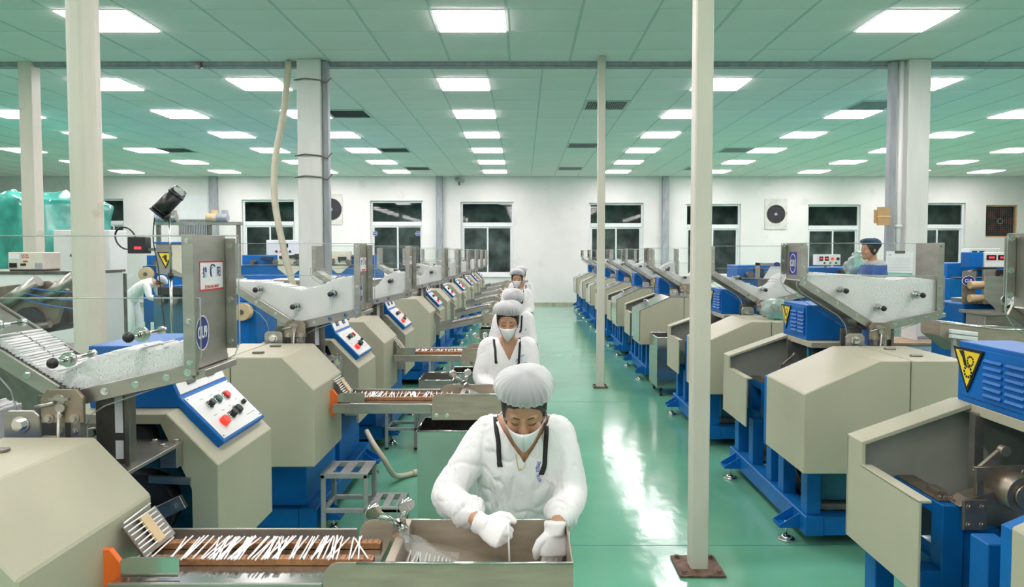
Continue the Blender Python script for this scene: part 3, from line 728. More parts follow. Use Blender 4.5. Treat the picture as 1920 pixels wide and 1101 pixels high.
hp = [heap_mesh('stick_heap', [(-.30,1.60),(-.25,1.575),(-.13,1.482),(-.04,1.462),(.03,1.50),(.10,1.528),(.19,1.546),(.43,1.552)], .0042, 1),
      heap_mesh('stick_heap', [(-.47,1.70),(-.44,1.69),(-.24,1.685),(-.10,1.655),(.02,1.625),(.15,1.655),(.275,1.712),(.43,1.73)], .0046, 2),
      heap_mesh('stick_heap', [(-.48,1.755),(-.38,1.752),(-.10,1.738),(-.06,1.725),(.15,1.70),(.22,1.722),(.43,1.705)], .0046, 3),
      heap_mesh('stick_heap', [(-.40,1.66),(-.25,1.62),(-.1,1.56),(.0,1.52),(.10,1.54),(.20,1.66),(.30,1.70),(.43,1.68)], .0070, 4)]
hs_ = [(0,'thin valley-shaped heap'),(1,'heap, high at both ends'),(3,'heap with a hump on one side'),(3,'heap'),(1,'heap'),(3,'heap'),(1,'heap'),(3,'heap'),(3,'heap')]
for i, (k, ds) in enumerate(hs_):
    o = link('stick_heap', hp[k], None, (LX - (.012 if i == 0 else 0), LROW[i], 0)); tag(o, '%s of white paper sticks in the hopper of the %s left machine' % (ds, nth[i]), 'stick heap', kind='stuff')
for i in range(9):
    k = (1, 2, 3, 3, 3, 1, 3, 3, 3)[i]
    o = link('stick_heap', hp[k], None, (RX - .17 if i == 0 else RX, RROW[i], 0)); tag(o, '%s of white paper sticks in the hopper of the %s right machine' % ('full flat-topped heap' if k == 2 else 'heap', nth[i]), 'stick heap', kind='stuff')
# ================================================================== columns
def column(name, x, y, half, label, base=0.0, m='column', rot=0.0, groove=False):
    r = empty(name, (x, y, 0), rot)
    if groove:
        n = 8; prof = []
        for i in range(n):
            a = 2*PI*(i+.5)/n; prof.append((half*1.08*math.cos(a), half*1.08*math.sin(a)))
        c = MB().prism(prof, 0.0, HC-.002, 'z')
        o = c.build('shaft', M[m], r, .012)
    else: o = MB().box(-half, half, -half, half, 0.0, HC-.002).build('shaft', M[m], r, .008)
    if base:
        MB().box(-base, base, -base, base, 0, .016).build('base_plate', M['rust'], r, .002)
        b = MB()
        for sx in (-1,1):
            for sy in (-1,1): b.bolt((sx*base*.75, sy*base*.75, .016), (0,0,1), .014, .012)
        b.build('anchor_bolt', M['rust'], r)
    tag(r, label, 'column', 'steel columns'); return r
column('steel_column', 1.05, 4.04, .052, 'slim cream square column on a rusty base plate in the near aisle', .135)
column('steel_column', 1.085, 9.55, .052, 'slim cream square column farther down the aisle', .10)
column('steel_column', -2.80, 4.40, .088, 'thick grooved cream column behind the nearest left machine', 0, groove=True)
column('steel_column', -7.05, 9.85, .095, 'cream column at the left edge under the beam', 0)
c = column('steel_column', -3.00, 9.80, .165, 'broad white column left of centre with a grey side rail', 0, 'colwhite')
MB().box(.17, .25, -.10, .02, 0, HC-.02).build('side_rail', M['greypipe'], c, .006)
k = MB()
for z in (2.95, 3.25, 4.3): k.tube([(-.20,-.17,z),(-.05,-.19,z+.02),(.16,-.175,z),(.24,-.13,z-.03),(.30,-.10,z+.05)], .010)
k.build('wire_loop', M['steel_d'], c)
c = column('steel_column', 5.55, 9.80, .155, 'broad white column right of centre with pipes beside it', 0, 'colwhite')
MB().box(-.37, -.27, -.08, .02, 0, HC-.02).build('side_rail', M['greypipe'], c, .006)
MB().cyl((-.21,-.06,.7),(-.21,-.06,HC-.02),.038,n=16).build('conduit', M['white'], c)
MB().cyl((-.21,-.06,2.25),(-.21,-.06,2.29),.052,n=16).build('conduit_clip', M['white'], c)
hs = MB(); P = [(-3.30,9.72,4.58),(-3.36,9.68,3.9),(-3.47,9.62,3.2),(-3.46,9.55,2.6),(-3.32,9.5,1.9),(-3.18,9.5,1.3),(-3.10,9.55,.5),(-3.1,9.55,.02)]
def smooth_path(P, n=6):
    P = [Vector(p) for p in P]; out = []
    for i in range(len(P)-1):
        a, b, c_, d = P[max(i-1,0)], P[i], P[i+1], P[min(i+2,len(P)-1)]
        for k in range(n):
            t = k/n; out.append(0.5*((2*b)+(-a+c_)*t+(2*a-5*b+4*c_-d)*t*t+(-a+3*b-3*c_+d)*t**3))
    out.append(P[-1]); return out
hs.tube(smooth_path(P), .045, n=12); tag(hs.build('flexible_duct', M['hose']), 'cream flexible duct hanging from the ceiling beside the white column', 'duct')

# ================================================================== conveyors, sorting bins, clamps
def build_conveyor():
    r = empty('conveyor')     # origin at the machine side, bed top height 0
    L = .79
    MB().box(0, L, -.30, .02, -.035, -.025).build('bed', M['steel_b'], r, .002)
    MB().box(-.02, .67, .02, .03, -.06, .012).build('side_rail', M['steel'], r, .002)
    MB().box(.0, .645, -.31, -.30, -.085, -.02).build('side_rail', M['steel'], r, .002)
    for y in (-.045, -.165):
        bl = MB().box(0, L-.02, y-.016, y+.016, -.024, -.006).build('belt', M['belt'], r, .001)
        lk = MB().box(-.0085, .0085, -.0165, .0165, 0, .004).mesh('belt_link', .001); lk.materials.append(M['belt'])
        for k in range(38): link('belt_link', lk, bl, (.012+.020*k, y, -.007))
    MB().prism([(.02,-.02),(.02,.035),(.05,.045),(.20,.045),(.20,-.02)], -.275, -.268).build('guard_plate', M['steel_b'], r, .002)
    return r
def build_bin():
    r = empty('sorting_bin')   # origin: right end, middle of depth; rim at z=0
    x0, x1, y0, y1, zb, t = -.75, 0.0, -.165, .165, -.17, .004
    def rnd_wall(xa):
        pr = [(xa, zb), (xa, -.06)]
        for k in range(7): a = PI - PI/2*k/6; pr.append((xa+.05+.05*math.cos(a), -.05+.05*math.sin(a)))
        return pr + [(x1, 0), (x1, zb)]
    MB().prism(rnd_wall(x0+.03), y1-t, y1).build('wall', M['binsteel'], r)
    MB().prism(rnd_wall(x0), y0, y0+t).build('wall', M['binsteel'], r)
    MB().box(x1-t, x1, y0+t, y1-t, zb, 0).build('wall', M['binsteel'], r)
    MB().prism([(x0+.20,-.075),(x0+.32,-.085),(x1-.12,zb+.006),(x1-t,zb+.006),(x1-t,zb),(x0+.20,zb)], y0+t, y1-t).build('floor_plate', M['binsteel'], r)
    d = MB(); d.box(x0+.185, x0+.215, y0+t, y1-t, -.085, .004); d.build('cross_plate', M['binsteel'], r, .002)
    for y in (y0, y1): MB().cyl((x0+.10,y,-.001),(x1,y,-.001),.004,n=8).build('rim', M['steel_b'], r)
    b = MB()
    for x in (x0+.03, x0+.10): b.bolt((x,y0,-.14),(0,-1,0),.010)
    b.build('rim_bolt', M['chrome'], r)
    for xs_ in (x0+.10, x1-.10): st = MB(); st.box(xs_-.015, xs_+.015, y1+.05, y1+.08, -.96, -.12); st.box(xs_-.012, xs_+.012, y1, y1+.05, -.15, -.12); st.build('stand', M['steel_d'], r)
    return r
def build_clamp():
    r = empty('spring_clamp')
    a = MB(); a.prism([(-.02,-.03),(-.02,.02),(.0,.035),(.02,.02),(.02,-.03)], -.03, .03); a.build('jaw', M['chrome'], r, .003)
    for s in (-1,1):
        l = MB(); l.tube([(s*.006,0,.02),(s*.02-.02,-.01,.05),(s*.045-.04,-.02,.085)], [.010,.011,.012], n=8); l.cyl((s*.055-.05,-.035,.10),(s*.055-.05,-.022,.105),.026,n=20); l.build('handle', M['chrome'], r)
    MB().cyl((0,-.035,.02),(0,.035,.02),.009,n=12).build('spring', M['steel_b'], r)
    return r
conv0, bin0, clamp0 = build_conveyor(), build_bin(), build_clamp()
stick_me = MB().cyl((0,-.085,0),(0,.085,0),.0027,n=8).mesh('paper_stick'); stick_me.materials.append(M['stick'])
steel_belt = MB().box(0, .77, -.19, -.03, -.024, -.008).mesh('belt'); steel_belt.materials.append(M['steel'])
_r = MB(); _q = random.Random(2)
for k in range(26): x_ = .05+.55*_q.random(); _a = _q.gauss(.1,.15); _r.cyl((x_-.08*math.sin(_a),-.19,.0),(x_+.08*math.sin(_a),-.03,.0),.003,n=5)
row_me = _r.mesh('stick_row'); row_me.materials.append(M['stick'])
BINX, BINDY = .15, -.275
rs = random.Random(5)
for i, y in enumerate(LROW):
    cv_ = conv0 if i == 0 else copy_tree(conv0); bn = bin0 if i == 0 else copy_tree(bin0)
    cz = .925 if i < 3 else .86
    cv_.location = (LX+.37, y-.13, cz); bn.location = (BINX, y+BINDY, .97 if i < 3 else 1.02)
    if i >= 3:
        for c_ in cv_.children:
            if c_.name.startswith('belt'):
                c_.data = steel_belt
                for d_ in list(c_.children): bpy.data.objects.remove(d_)
        o = link('stick_row', row_me, None, (LX+.42, y-.13, cz)); o.rotation_euler = (0, math.radians(-12), 0); tag(o, 'row of white sticks on the %s conveyor' % nth[i], 'stick row', kind='stuff')
    if i >= 3: cv_.rotation_euler = (0, math.radians(-12), 0); cv_.location.x += .05
    tag(cv_, 'steel stick conveyor running out of the %s left machine' % nth[i], 'conveyor', 'stick conveyors')
    tag(bn, 'stainless steel sorting bin at the end of the %s conveyor' % nth[i], 'bin', 'sorting bins')
    if i < 6:
        cl = clamp0 if i == 0 else copy_tree(clamp0)
        cl.location = (BINX-.75+.20, y+BINDY+.03, bn.location.z+.015); cl.rotation_euler = (.1, 0, .5)
        tag(cl, 'chrome spring clamp gripping the divider of the %s sorting bin' % nth[i], 'clamp', 'spring clamps')
    if i < 3:
        n = (70, 50, 36)[i]; x = LX+.385
        for k in range(n):
            xx = x + .76*(.30*rs.random() + .70*(k+rs.random())/n)
            o = link('paper_stick', stick_me, None, (xx, y-.13-.105+rs.uniform(-.008,.008), cz+.001+rs.uniform(0,.002)))
            o.rotation_euler = (0, 0, rs.gauss(.09,.11))
            tag(o, 'thin white paper stick lying across the belts of the %s conveyor' % nth[i], 'paper stick', 'sticks on the %s conveyor' % nth[i])
        for k in range(8):
            o = link('paper_stick', stick_me, None, (LX+.350+.0095*k, y-.235+rs.uniform(-.005,.005), 1.042-.0133*k)); o.rotation_euler = (0, 0, rs.gauss(0,.04))
            tag(o, 'white paper stick sliding down the chute onto the %s conveyor' % nth[i], 'paper stick', 'sticks on the %s chute' % nth[i])
        # sticks gathered under a plastic sheet in the bin
        for k in range(18):
            o = link('paper_stick', stick_me, None, (BINX-.75+.23+.013*k, y+BINDY-.03+rs.uniform(-.008,.008), .97-.082+.010-.0035*k*.9+.012))
            o.rotation_euler = (0, 0, rs.gauss(.05,.06)); tag(o, 'white paper stick gathered in the %s sorting bin below its clamp' % nth[i], 'paper stick', 'sticks in the %s bin' % nth[i])
        rings = []
        P = [(BINX-.55, .0, 1.00), (BINX-.51,-.03,.965), (BINX-.44,-.05,.935), (BINX-.36,-.06,.915)]
        f = MB(); pts = []
        for a in range(9):
            t = a/8*3; q = min(int(t),2); u = t-q
            c_ = Vector(P[q]).lerp(Vector(P[q+1]), u); wd = .02+.05*min(1,t)
            for b in range(7):
                s = (b-3)/3; pts.append((c_.x, y+BINDY+.03+c_.y+s*wd, c_.z+.012*math.sin(3.3*s+a*1.3)*.6-.012*abs(s)))
        fs = [(a*7+b, a*7+b+1, a*7+b+8, a*7+b+7) for a in range(8) for b in range(6)]
        f.add(pts, fs, True); tag(f.build('plastic_strip', M['film']), 'crumpled clear plastic strip held by the clamp of the %s bin' % nth[i], 'plastic strip')
# stick falling from worker's hand is built with the worker

# ================================================================== trolleys, crates, stools
def trolley(name, x0, x1, y0, y1, z, label, m='steel_b', casters=True, z0=.10):
    r = empty(name, ((x0+x1)/2, (y0+y1)/2, 0)); a, b = (x1-x0)/2, (y1-y0)/2; t = .006
    o = MB(); o.box(-a,a,-b,-b+t,z0,z); o.box(-a,a,b-t,b,z0,z); o.box(-a,-a+t,-b+t,b-t,z0,z); o.box(a-t,a,-b+t,b-t,z0,z); o.box(-a,a,-b,b,z0-.006,z0); o.build('tub', M[m], r)
    e = MB()
    for q in ((-b),(b)): e.cyl((-a,q,z),(a,q,z),.007,n=8)
    for q in ((-a),(a)): e.cyl((q,-b,z),(q,b,z),.007,n=8)
    e.build('rim', M['chrome'], r)
    if casters:
        for sx in (-1,1):
            for sy in (-1,1):
                c_ = MB(); c_.cyl((sx*(a-.06)-.012,sy*(b-.05),.036),(sx*(a-.06)+.012,sy*(b-.05),.036),.036,n=16); c_.box(sx*(a-.06)-.02,sx*(a-.06)+.02,sy*(b-.05)-.02,sy*(b-.05)+.02,.066,z0); c_.build('caster', M['rubber'], r)
    tag(r, label, 'trolley', 'stainless trolleys'); return r
trolley('steel_trolley', -.70, .16, 4.46, 4.82, .72, 'polished stainless trolley standing behind the nearest worker')
trolley('steel_trolley', -.70, .17, 6.62, 6.96, .72, 'stainless trolley behind the second worker')
trolley('steel_trolley', -.62, .17, 9.65, 10.0, .80, 'stainless trolley beside the third worker')
trolley('steel_trolley', 1.76, 2.36, 8.92, 9.48, .78, 'tall stainless trolley on casters between the third and fourth right machines', z0=.12)
trolley('steel_trolley', -.98, -.66, 6.35, 6.75, .70, 'grey metal tub below the third conveyor', 'steel', False, .02)

def stool(x, y, label, s=1.0):
    r = empty('step_stool', (x, y, 0))     # upper step on the left, lower step on the right
    D = .28; t = .028
    def leg(px, py, h): MB().box(px, px+t, py, py+t, 0.015, h).build('leg', M['stool'], r, .003); MB().box(px-.003, px+t+.003, py-.003, py+t+.003, 0, .02).build('leg_cap', M['rubber'], r)
    for py in (0, D-t): leg(0, py, .44); leg(.28, py, .44); leg(.50, py, .215)
    def step(xa, xb, z):
        w_ = (xb-xa); n = 3; sw = w_*.22; gp = (w_-3*sw)/2
        for k in range(n): MB().box(xa+k*(sw+gp), xa+k*(sw+gp)+sw, .03, D-.03, z-.006, z+.004).build('tread_slat', M['stool'], r, .002)
        for ya in (0, D-.03): MB().box(xa,xb,ya,ya+.03,z-.03,z+.004).build('tread_frame', M['stool'], r, .002)
    step(0, .308, .445); step(.31, .53, .22)
    ra = MB(); ra.box(.028,.50,0,t,.185,.212); ra.box(.028,.50,D-t,D,.185,.212); ra.box(0,t,t,D-t,.185,.212); ra.box(.28,.308,t,D-t,.185,.212); ra.build('rail', M['stool'], r, .002)
    tag(r, label, 'step stool', 'two-step metal stools'); return r
stool(-1.33, 4.42, 'worn grey two-step metal stool beside the second left machine')
stool(-1.33, 6.50, 'grey two-step metal stool beside the third left machine')
stool(-1.30, 9.35, 'grey two-step metal stool beside the fourth left machine')
h_ = MB(); h_.tube(smooth_path([(-1.30,5.6,.42),(-1.22,5.5,.34),(-1.12,5.45,.22),(-1.06,5.52,.08),(-1.0,5.65,.03),(-.93,5.72,.028)]), .022, n=12)
h_.cyl((-.94,5.71,.028),(-.90,5.745,.028),.028,n=12); tag(h_.build('drain_hose', M['hose']), 'cream hose drooping onto the floor behind the near step stool', 'hose')
# ================================================================== people
from mathutils.bvhtree import BVHTree
def fabric_mat(name, col, rough=0.8, bump=0.5):
    m = mat(name, col, rough, var=0.02, scale=3)
    nt = m.node_tree; b = nt.nodes['Principled BSDF']
    tc = nt.nodes.new('ShaderNodeTexCoord'); mp = nt.nodes.new('ShaderNodeMapping'); mp.inputs['Scale'].default_value = (1.0, 1.0, 0.45)
    nt.links.new(tc.outputs['Object'], mp.inputs[0])
    n = nt.nodes.new('ShaderNodeTexNoise'); n.inputs['Scale'].default_value = 11; n.inputs['Detail'].default_value = 2; n.inputs['Distortion'].default_value = 1.2
    nt.links.new(mp.outputs[0], n.inputs['Vector'])
    bp = nt.nodes.new('ShaderNodeBump'); bp.inputs['Strength'].default_value = bump; bp.inputs['Distance'].default_value = 0.03
    nt.links.new(n.outputs['Fac'], bp.inputs['Height']); nt.links.new(bp.outputs[0], b.inputs['Normal'])
    b.inputs['Sheen Weight'].default_value = 0.15
    return m
M['smock'] = fabric_mat('white_cotton', (0.80,0.795,0.785), 0.85, 0.6)
M['glove'] = mat('white_cotton_glove', (0.82,0.82,0.80), 0.9, var=0.03, bump=0.15, bscale=160)
M['mask'] = mat('white_mask_fabric', (0.84,0.84,0.84), 0.8, var=0.02)
M['skin'] = mat('skin', (0.50,0.27,0.165), 0.5, var=0.06, scale=8)
M['skin'].node_tree.nodes['Principled BSDF'].inputs['Subsurface Weight'].default_value = 0.08
M['skin'].node_tree.nodes['Principled BSDF'].inputs['Subsurface Radius'].default_value = (0.02, 0.008, 0.004)
M['hair'] = mat('black_hair', (0.018,0.013,0.011), 0.45, var=0.3, scale=60, stretch=(8,8,1))
M['strap'] = mat('black_ribbon', (0.014,0.014,0.016), 0.7)
M['gold'] = mat('gold_chain', (0.75,0.50,0.12), 0.3, 1.0)
M['greyshirt'] = fabric_mat('grey_green_shirt', (0.36,0.40,0.38), 0.85)
M['bluecloth'] = fabric_mat('blue_cloth', (0.03,0.10,0.32), 0.85)
M['bluecap'] = mat('dark_blue_cap', (0.012,0.05,0.10), 0.8, var=0.2, bump=0.3)
def cap_mat():
    m = bpy.data.materials.new('sheer_white_cap'); m.use_nodes = True; nt = m.node_tree
    b = nt.nodes['Principled BSDF']; b.inputs['Base Color'].default_value = (0.86,0.87,0.87,1); b.inputs['Roughness'].default_value = 0.8
    tr = nt.nodes.new('ShaderNodeBsdfTransparent'); tl = nt.nodes.new('ShaderNodeBsdfTranslucent'); tl.inputs[0].default_value = (0.85,0.86,0.86,1)
    m1 = nt.nodes.new('ShaderNodeMixShader'); m1.inputs[0].default_value = 0.30; nt.links.new(b.outputs[0], m1.inputs[1]); nt.links.new(tl.outputs[0], m1.inputs[2])
    m2 = nt.nodes.new('ShaderNodeMixShader'); nt.links.new(m1.outputs[0], m2.inputs[1]); nt.links.new(tr.outputs[0], m2.inputs[2])
    lw = nt.nodes.new('ShaderNodeLayerWeight'); lw.inputs[0].default_value = 0.35
    mr = nt.nodes.new('ShaderNodeMapRange'); mr.inputs['To Min'].default_value = 0.62; mr.inputs['To Max'].default_value = 0.03
    nt.links.new(lw.outputs['Facing'], mr.inputs['Value']); nt.links.new(mr.outputs[0], m2.inputs[0])
    nt.links.new(m2.outputs[0], nt.nodes['Material Output'].inputs[0]); return m
M['cap'] = cap_mat()

def remeshed(mb, name, voxel, smooth=6, fold=0.0, seed=0, fscale=8.5):
    me = bpy.data.meshes.new('tmp'); me.from_pydata(mb.v, [], mb.f)
    bm = bmesh.new(); bm.from_mesh(me); bmesh.ops.recalc_face_normals(bm, faces=bm.faces); bm.to_mesh(me); bm.free()
    o = bpy.data.objects.new('tmp', me); TMPS.collection.objects.link(o)
    r = o.modifiers.new('r', 'REMESH'); r.mode = 'VOXEL'; r.voxel_size = voxel
    s = o.modifiers.new('s', 'SMOOTH'); s.factor = 0.5; s.iterations = smooth
    TMPS.view_layers[0].update()
    out = bpy.data.meshes.new_from_object(o.evaluated_get(TMPS.view_layers[0].depsgraph))
    bpy.data.objects.remove(o); bpy.data.meshes.remove(me)
    out.name = name
    if fold:
        nrm = [v.normal.copy() for v in out.vertices]
        for v, n in zip(out.vertices, nrm):
            c = v.co
            q = Vector((c.x*fscale + seed, c.y*fscale, c.z*fscale*0.55))
            d = mnoise.noise(q + Vector((mnoise.noise(q*0.7), mnoise.noise(q*0.7+Vector((5,5,5))), 0))*1.6)
            n2 = mnoise.noise(q*1.15 + Vector((9,2,4)) + Vector((d,d*.5,d))*.9); n3 = mnoise.noise(Vector((c.x*24+seed, c.y*24, c.z*9)))
            crease = max(0.0, 1 - abs(n2)*4.5)**2 + .5*max(0.0, 1 - abs(n3)*5)**2
            v.co = c + n*(fold*(0.45*d - 0.55*crease + .15))
    for p in out.polygons: p.use_smooth = True
    return out
def oriented_ring(c, axis, side, rx, ry, n=20, p=2.0):
    a = Vector(axis).normalized(); s = Vector(side); s = (s - a*s.dot(a)).normalized(); t = a.cross(s)
    out = []
    for i in range(n):
        th = 2*PI*i/n; cx_, sy_ = math.cos(th), math.sin(th)
        k = (abs(cx_)**p + abs(sy_)**p)**(-1/p)
        out.append(Vector(c) + s*cx_*k*rx + t*sy_*k*ry)
    return out
def limb(mb, pts, radii, n=14, side=(1,0,0.01)):
    pts = [Vector(p) for p in pts]; P = smooth_path(pts, 5); m = len(P)-1
    R_ = []
    for i in range(len(P)):
        t = i/m*(len(pts)-1); k = min(int(t), len(pts)-2); u = t-k
        a, b = radii[k], radii[k+1]; R_.append(a + (b-a)*u)
    mb.tube(P, R_, n=n)
    mb.ball(P[0], R_[0]*.98, n, 8); mb.ball(P[-1], R_[-1]*.98, n, 8)
HEAD = [(-.116,.020,-.086,-.050),(-.104,.038,-.093,-.02),(-.080,.053,-.094,.02),(-.048,.063,-.092,.055),(-.012,.070,-.089,.080),(.02,.0735,-.090,.092),(.05,.0745,-.090,.097),(.08,.069,-.079,.089),(.10,.051,-.055,.066),(.112,.022,-.02,.03)]
def head_at(z):
    if z <= HEAD[0][0]: return HEAD[0][1:]
    for a, b in zip(HEAD, HEAD[1:]):
        if a[0] <= z <= b[0]:
            u = (z-a[0])/(b[0]-a[0]); return tuple(a[k]+(b[k]-a[k])*u for k in (1,2,3))
    return HEAD[-1][1:]
def head_pt(th, z, off=0.0):      # th=0 is the face centre, positive to +x
    hw, f, bk = head_at(z); my = (f+bk)/2; hy = (bk-f)/2
    c, s = math.cos(th), math.sin(th); k = (abs(s)**2.3+abs(c)**2.3)**(-1/2.3)
    p = Vector((hw*s*k, my - hy*c*k, z)); d = Vector((s/max(hw,.03), -c/max(hy,.03), 0)).normalized()
    return p + d*off
def head_shape(mb, male=False):
    rings = [[head_pt(-2*PI*i/24, z) for i in range(24)] for z, *_ in HEAD]
    mb.loft(rings)
    mb.loft([[ (w_*math.cos(t), y+d*math.sin(t), z) for t in (2*PI*i/10 for i in range(10))] for w_, d, y, z in ((.008,.010,-.086,.018),(.010,.013,-.090,-.002),(.013,.017,-.096,-.018),(.018,.018,-.100,-.032),(.014,.010,-.094,-.040))])
    for s in (-1,1):
        mb.ball((s*.031,-.080,.003), (.017,.013,.011), 12, 8)
        mb.ball((s*.030,-.083,.021), (.022,.010,.008), 12, 8)
        mb.ball((s*.038,-.070,-.032), (.026,.022,.024), 12, 8)
        mb.ball((s*.074,.012,-.006), (.009,.019,.030), 12, 8)
    mb.ball((0,-.094,-.064), (.021,.009,.006), 12, 8); mb.ball((0,-.092,-.074), (.019,.009,.007), 12, 8); mb.ball((0,-.090,-.100), (.018,.014,.013), 10, 8)
def hand_shape(mb, W, d, n, side, curl, s=1.0, spread=.06, thick=1.0, thumb=0.6):
    """W wrist, d finger direction, n back of the hand, side toward the thumb"""
    W = Vector(W); d = Vector(d).normalized(); n = Vector(n); n = (n - d*n.dot(d)).normalized(); t = Vector(side); t = (t - d*t.dot(d) - n*t.dot(n)).normalized()
    L = .085*s
    rings = [oriented_ring(W + d*L*k, d, t, w_*s*thick, h_*s*thick, 14, 2.6) for k, w_, h_ in ((-.25,.024,.019),(0,.026,.018),(.35,.036,.017),(.75,.041,.016),(1.02,.039,.013))]
    mb.loft(rings)
    for i, (o, ln, r) in enumerate(((.029,.068,.0085),(.010,.076,.0090),(-.010,.071,.0087),(-.028,.056,.0078))):
        p = W + d*L*(1.0 - .06*abs(i-1)) + t*o*s; pts = [p - d*.012*s, p]; ang = 0.0
        d0 = (d + t*o*1.5).normalized()
        for k, fr in enumerate((.45,.32,.26)):
            ang += curl[k]*(1 + .05*i)
            p = p + (d0*math.cos(ang) - n*math.sin(ang))*ln*fr*s; pts.append(p.copy())
        rr = r*s*thick
        mb.tube(pts, [rr*1.05, rr*1.1, rr*1.05, rr, rr*.85], n=10); mb.ball(pts[-1], rr*.85, 10, 6)
    q = W + d*L*.30 + t*.030*s; tp = [q, q + (d*.55+t*.75).normalized()*.030*s]
    tp.append(tp[-1] + (d*.85 + t*.30 - n*.35*thumb).normalized()*.030*s); tp.append(tp[-1] + (d*.75 - t*.35*thumb - n*.55*thumb).normalized()*.024*s)
    mb.tube(tp, [.015*s*thick,.0125*s*thick,.011*s*thick,.009*s*thick], n=10); mb.ball(tp[-1], .009*s*thick, 10, 6); mb.ball(tp[0], .015*s*thick, 10, 6)

def person(label, loc, rz, J, group='factory workers', voxel=.009, top='smock', trousers='smock', cap='white', mask=True, gloves=True, straps=True, chain=False, chest_text=None, vneck=True, sleeve_r=(.068,.070,.062,.060), seed=0, fold=.006, top2=None):
    root = empty('person', loc, rz); tag(root, label, 'person', group)
    V = Vector
    Hc_, Hrot = V(J['head']), Euler(J['hrot']).to_matrix()
    H4 = Matrix.Translation(Hc_) @ Hrot.to_4x4()
    # ---- body: one continuous skin
    body = MB(); head_shape(body); body.xform(H4)
    nb = V(J['spine'][-1][0])
    body.tube([H4 @ V((0,.02,-.05)), (H4 @ V((0,.03,-.09))*.5 + nb*.5) , nb + V((0,0,-.03))], [.050,.048,.062], n=16)
    sp = J['spine']; cs = [V(p[0]) for p in sp]
    rings = []
    for k, (c, rx, ry) in enumerate(sp):
        ax = cs[min(k+1,len(cs)-1)] - cs[max(k-1,0)]; rings.append(oriented_ring(c, ax, (1,0,0), rx*.86, ry*.86, 20, 2.3))
    body.loft(rings)
    for S in ('l','r'):
        sh, el, wr = V(J['sh'+S]), V(J['el'+S]), V(J['wr'+S])
        limb(body, [sh*.9+nb*.1, sh, sh.lerp(el,.5), el, el.lerp(wr,.5), wr], [.045,.046,.040,.034,.031,.023], 12)
        hd_ = J['hand'+S]
        hand_shape(body, wr, hd_[0], hd_[1], hd_[2], hd_[3], .96 if gloves else 1.0)
        hp_, kn, an = V(J['hp'+S]), V(J['kn'+S]), V(J['an'+S])
        limb(body, [hp_, kn, an], [.075,.05,.036], 12)
    b = link('body', remeshed(body, 'body', J.get('bv', voxel*.75), 3), root); b.data.materials.append(M['skin'])
    # ---- top
    t = MB(); rings = []
    for k, (c, rx, ry) in enumerate(sp):
        ax = cs[min(k+1,len(cs)-1)] - cs[max(k-1,0)]; rings.append(oriented_ring(c, ax, (1,0,0), rx, ry, 24, 2.3))
    t.loft(rings)
    for S in ('l','r'):
        sh, el, wr = V(J['sh'+S]), V(J['el'+S]), V(J['wr'+S]); cu = el.lerp(wr, J.get('cuff',.72))
        r0, r1, r2, r3 = sleeve_r
        limb(t, [sh*.72+nb*.28, sh, sh.lerp(el,.5), el, cu], [r0*.85,r0,r1,r2,r3], 16)
        dcu = (wr-el).normalized(); t.tube([el.lerp(cu,.72), cu+dcu*.004, cu+dcu*.010], [r3*.98,r3*1.20,r3*1.16], n=18)
    tm_ = remeshed(t, 'top', voxel, 5, fold, seed)
    # collar opening
    bm = bmesh.new(); bm.from_mesh(tm_)
    ctop = nb
    if vneck:
        vb = V(J['vbot']); hw = J.get('vhw', .062)
        for s in (-1,1):
            a = V((s*hw, 0, nb.z+.035)); nrm = V((a.z-vb.z, 0, -(a.x-vb.x)*1.0)).normalized() * 1
            bmesh.ops.bisect_plane(bm, geom=bm.verts[:]+bm.edges[:]+bm.faces[:], plane_co=vb, plane_no=nrm)
        dele = []
        for f in bm.faces:
            c = f.calc_center_median()
            if c.z < vb.z or c.y > nb.y + .035: continue
            k = (c.z - vb.z)/(nb.z+.035-vb.z)*hw
            if abs(c.x - vb.x*(1-(c.z-vb.z)/(nb.z+.035-vb.z))) < k - .0005: dele.append(f)
        bmesh.ops.delete(bm, geom=dele, context='FACES')
    # open the collar around the neck
    dele = [f for f in bm.faces if (f.calc_center_median() - (nb + V((0,0,.01)))).length < .076 and f.calc_center_median().z > nb.z-.03]
    bmesh.ops.delete(bm, geom=dele, context='FACES')
    bm.to_mesh(tm_); bm.free()
    to = link('smock' if top == 'smock' else 'shirt', tm_, root); tm_.materials.append(M[top])
    sd = to.modifiers.new('thick', 'SOLIDIFY'); sd.thickness = .004; sd.offset = -1
    if top2:
        tm_.materials.append(M[top2])
        for p in tm_.polygons:
            if p.center.z > nb.z - .16 and p.center.z < nb.z - .05: p.material_index = 1
    bvh = BVHTree.FromPolygons([v.co for v in tm_.vertices], [p.vertices for p in tm_.polygons])
    def front(x, z, off=.005):
        hit = bvh.ray_cast(V((x, nb.y-.6, z)), V((0,1,0)))
        if hit[0] is None: return None
        return hit[0] + V((0,-off,0)), hit[1]
    # ---- trousers and shoes
    tr = MB()
    hl, hr = V(J['hpl']), V(J['hpr']); mid = (hl+hr)*.5
    tr.ball(mid + V((0,.0,.03)), (.17,.12,.13), 20, 12)
    for S in ('l','r'): limb(tr, [V(J['hp'+S]), V(J['kn'+S]), V(J['an'+S])], [.098,.080,.070], 14)
    tro = link('trousers', remeshed(tr, 'trousers', max(voxel,.012), 5, .006, seed+3), root); tro.data.materials.append(M[trousers])
    for S in ('l','r'):
        an = V(J['an'+S]); f = MB()
        f.loft([oriented_ring(an + V((0,y,z)), (0,1,0), (1,0,0), w_, h_, 14, 2.5) for y, z, w_, h_ in ((.06,-.035,.030,.035),(.03,-.03,.036,.045),(-.05,-.04,.040,.038),(-.12,-.05,.042,.026),(-.165,-.056,.030,.016))])
        f.build('shoe', M['white'], root)
    # ---- head gear
    hr_ = MB(); rows = []; N = 40
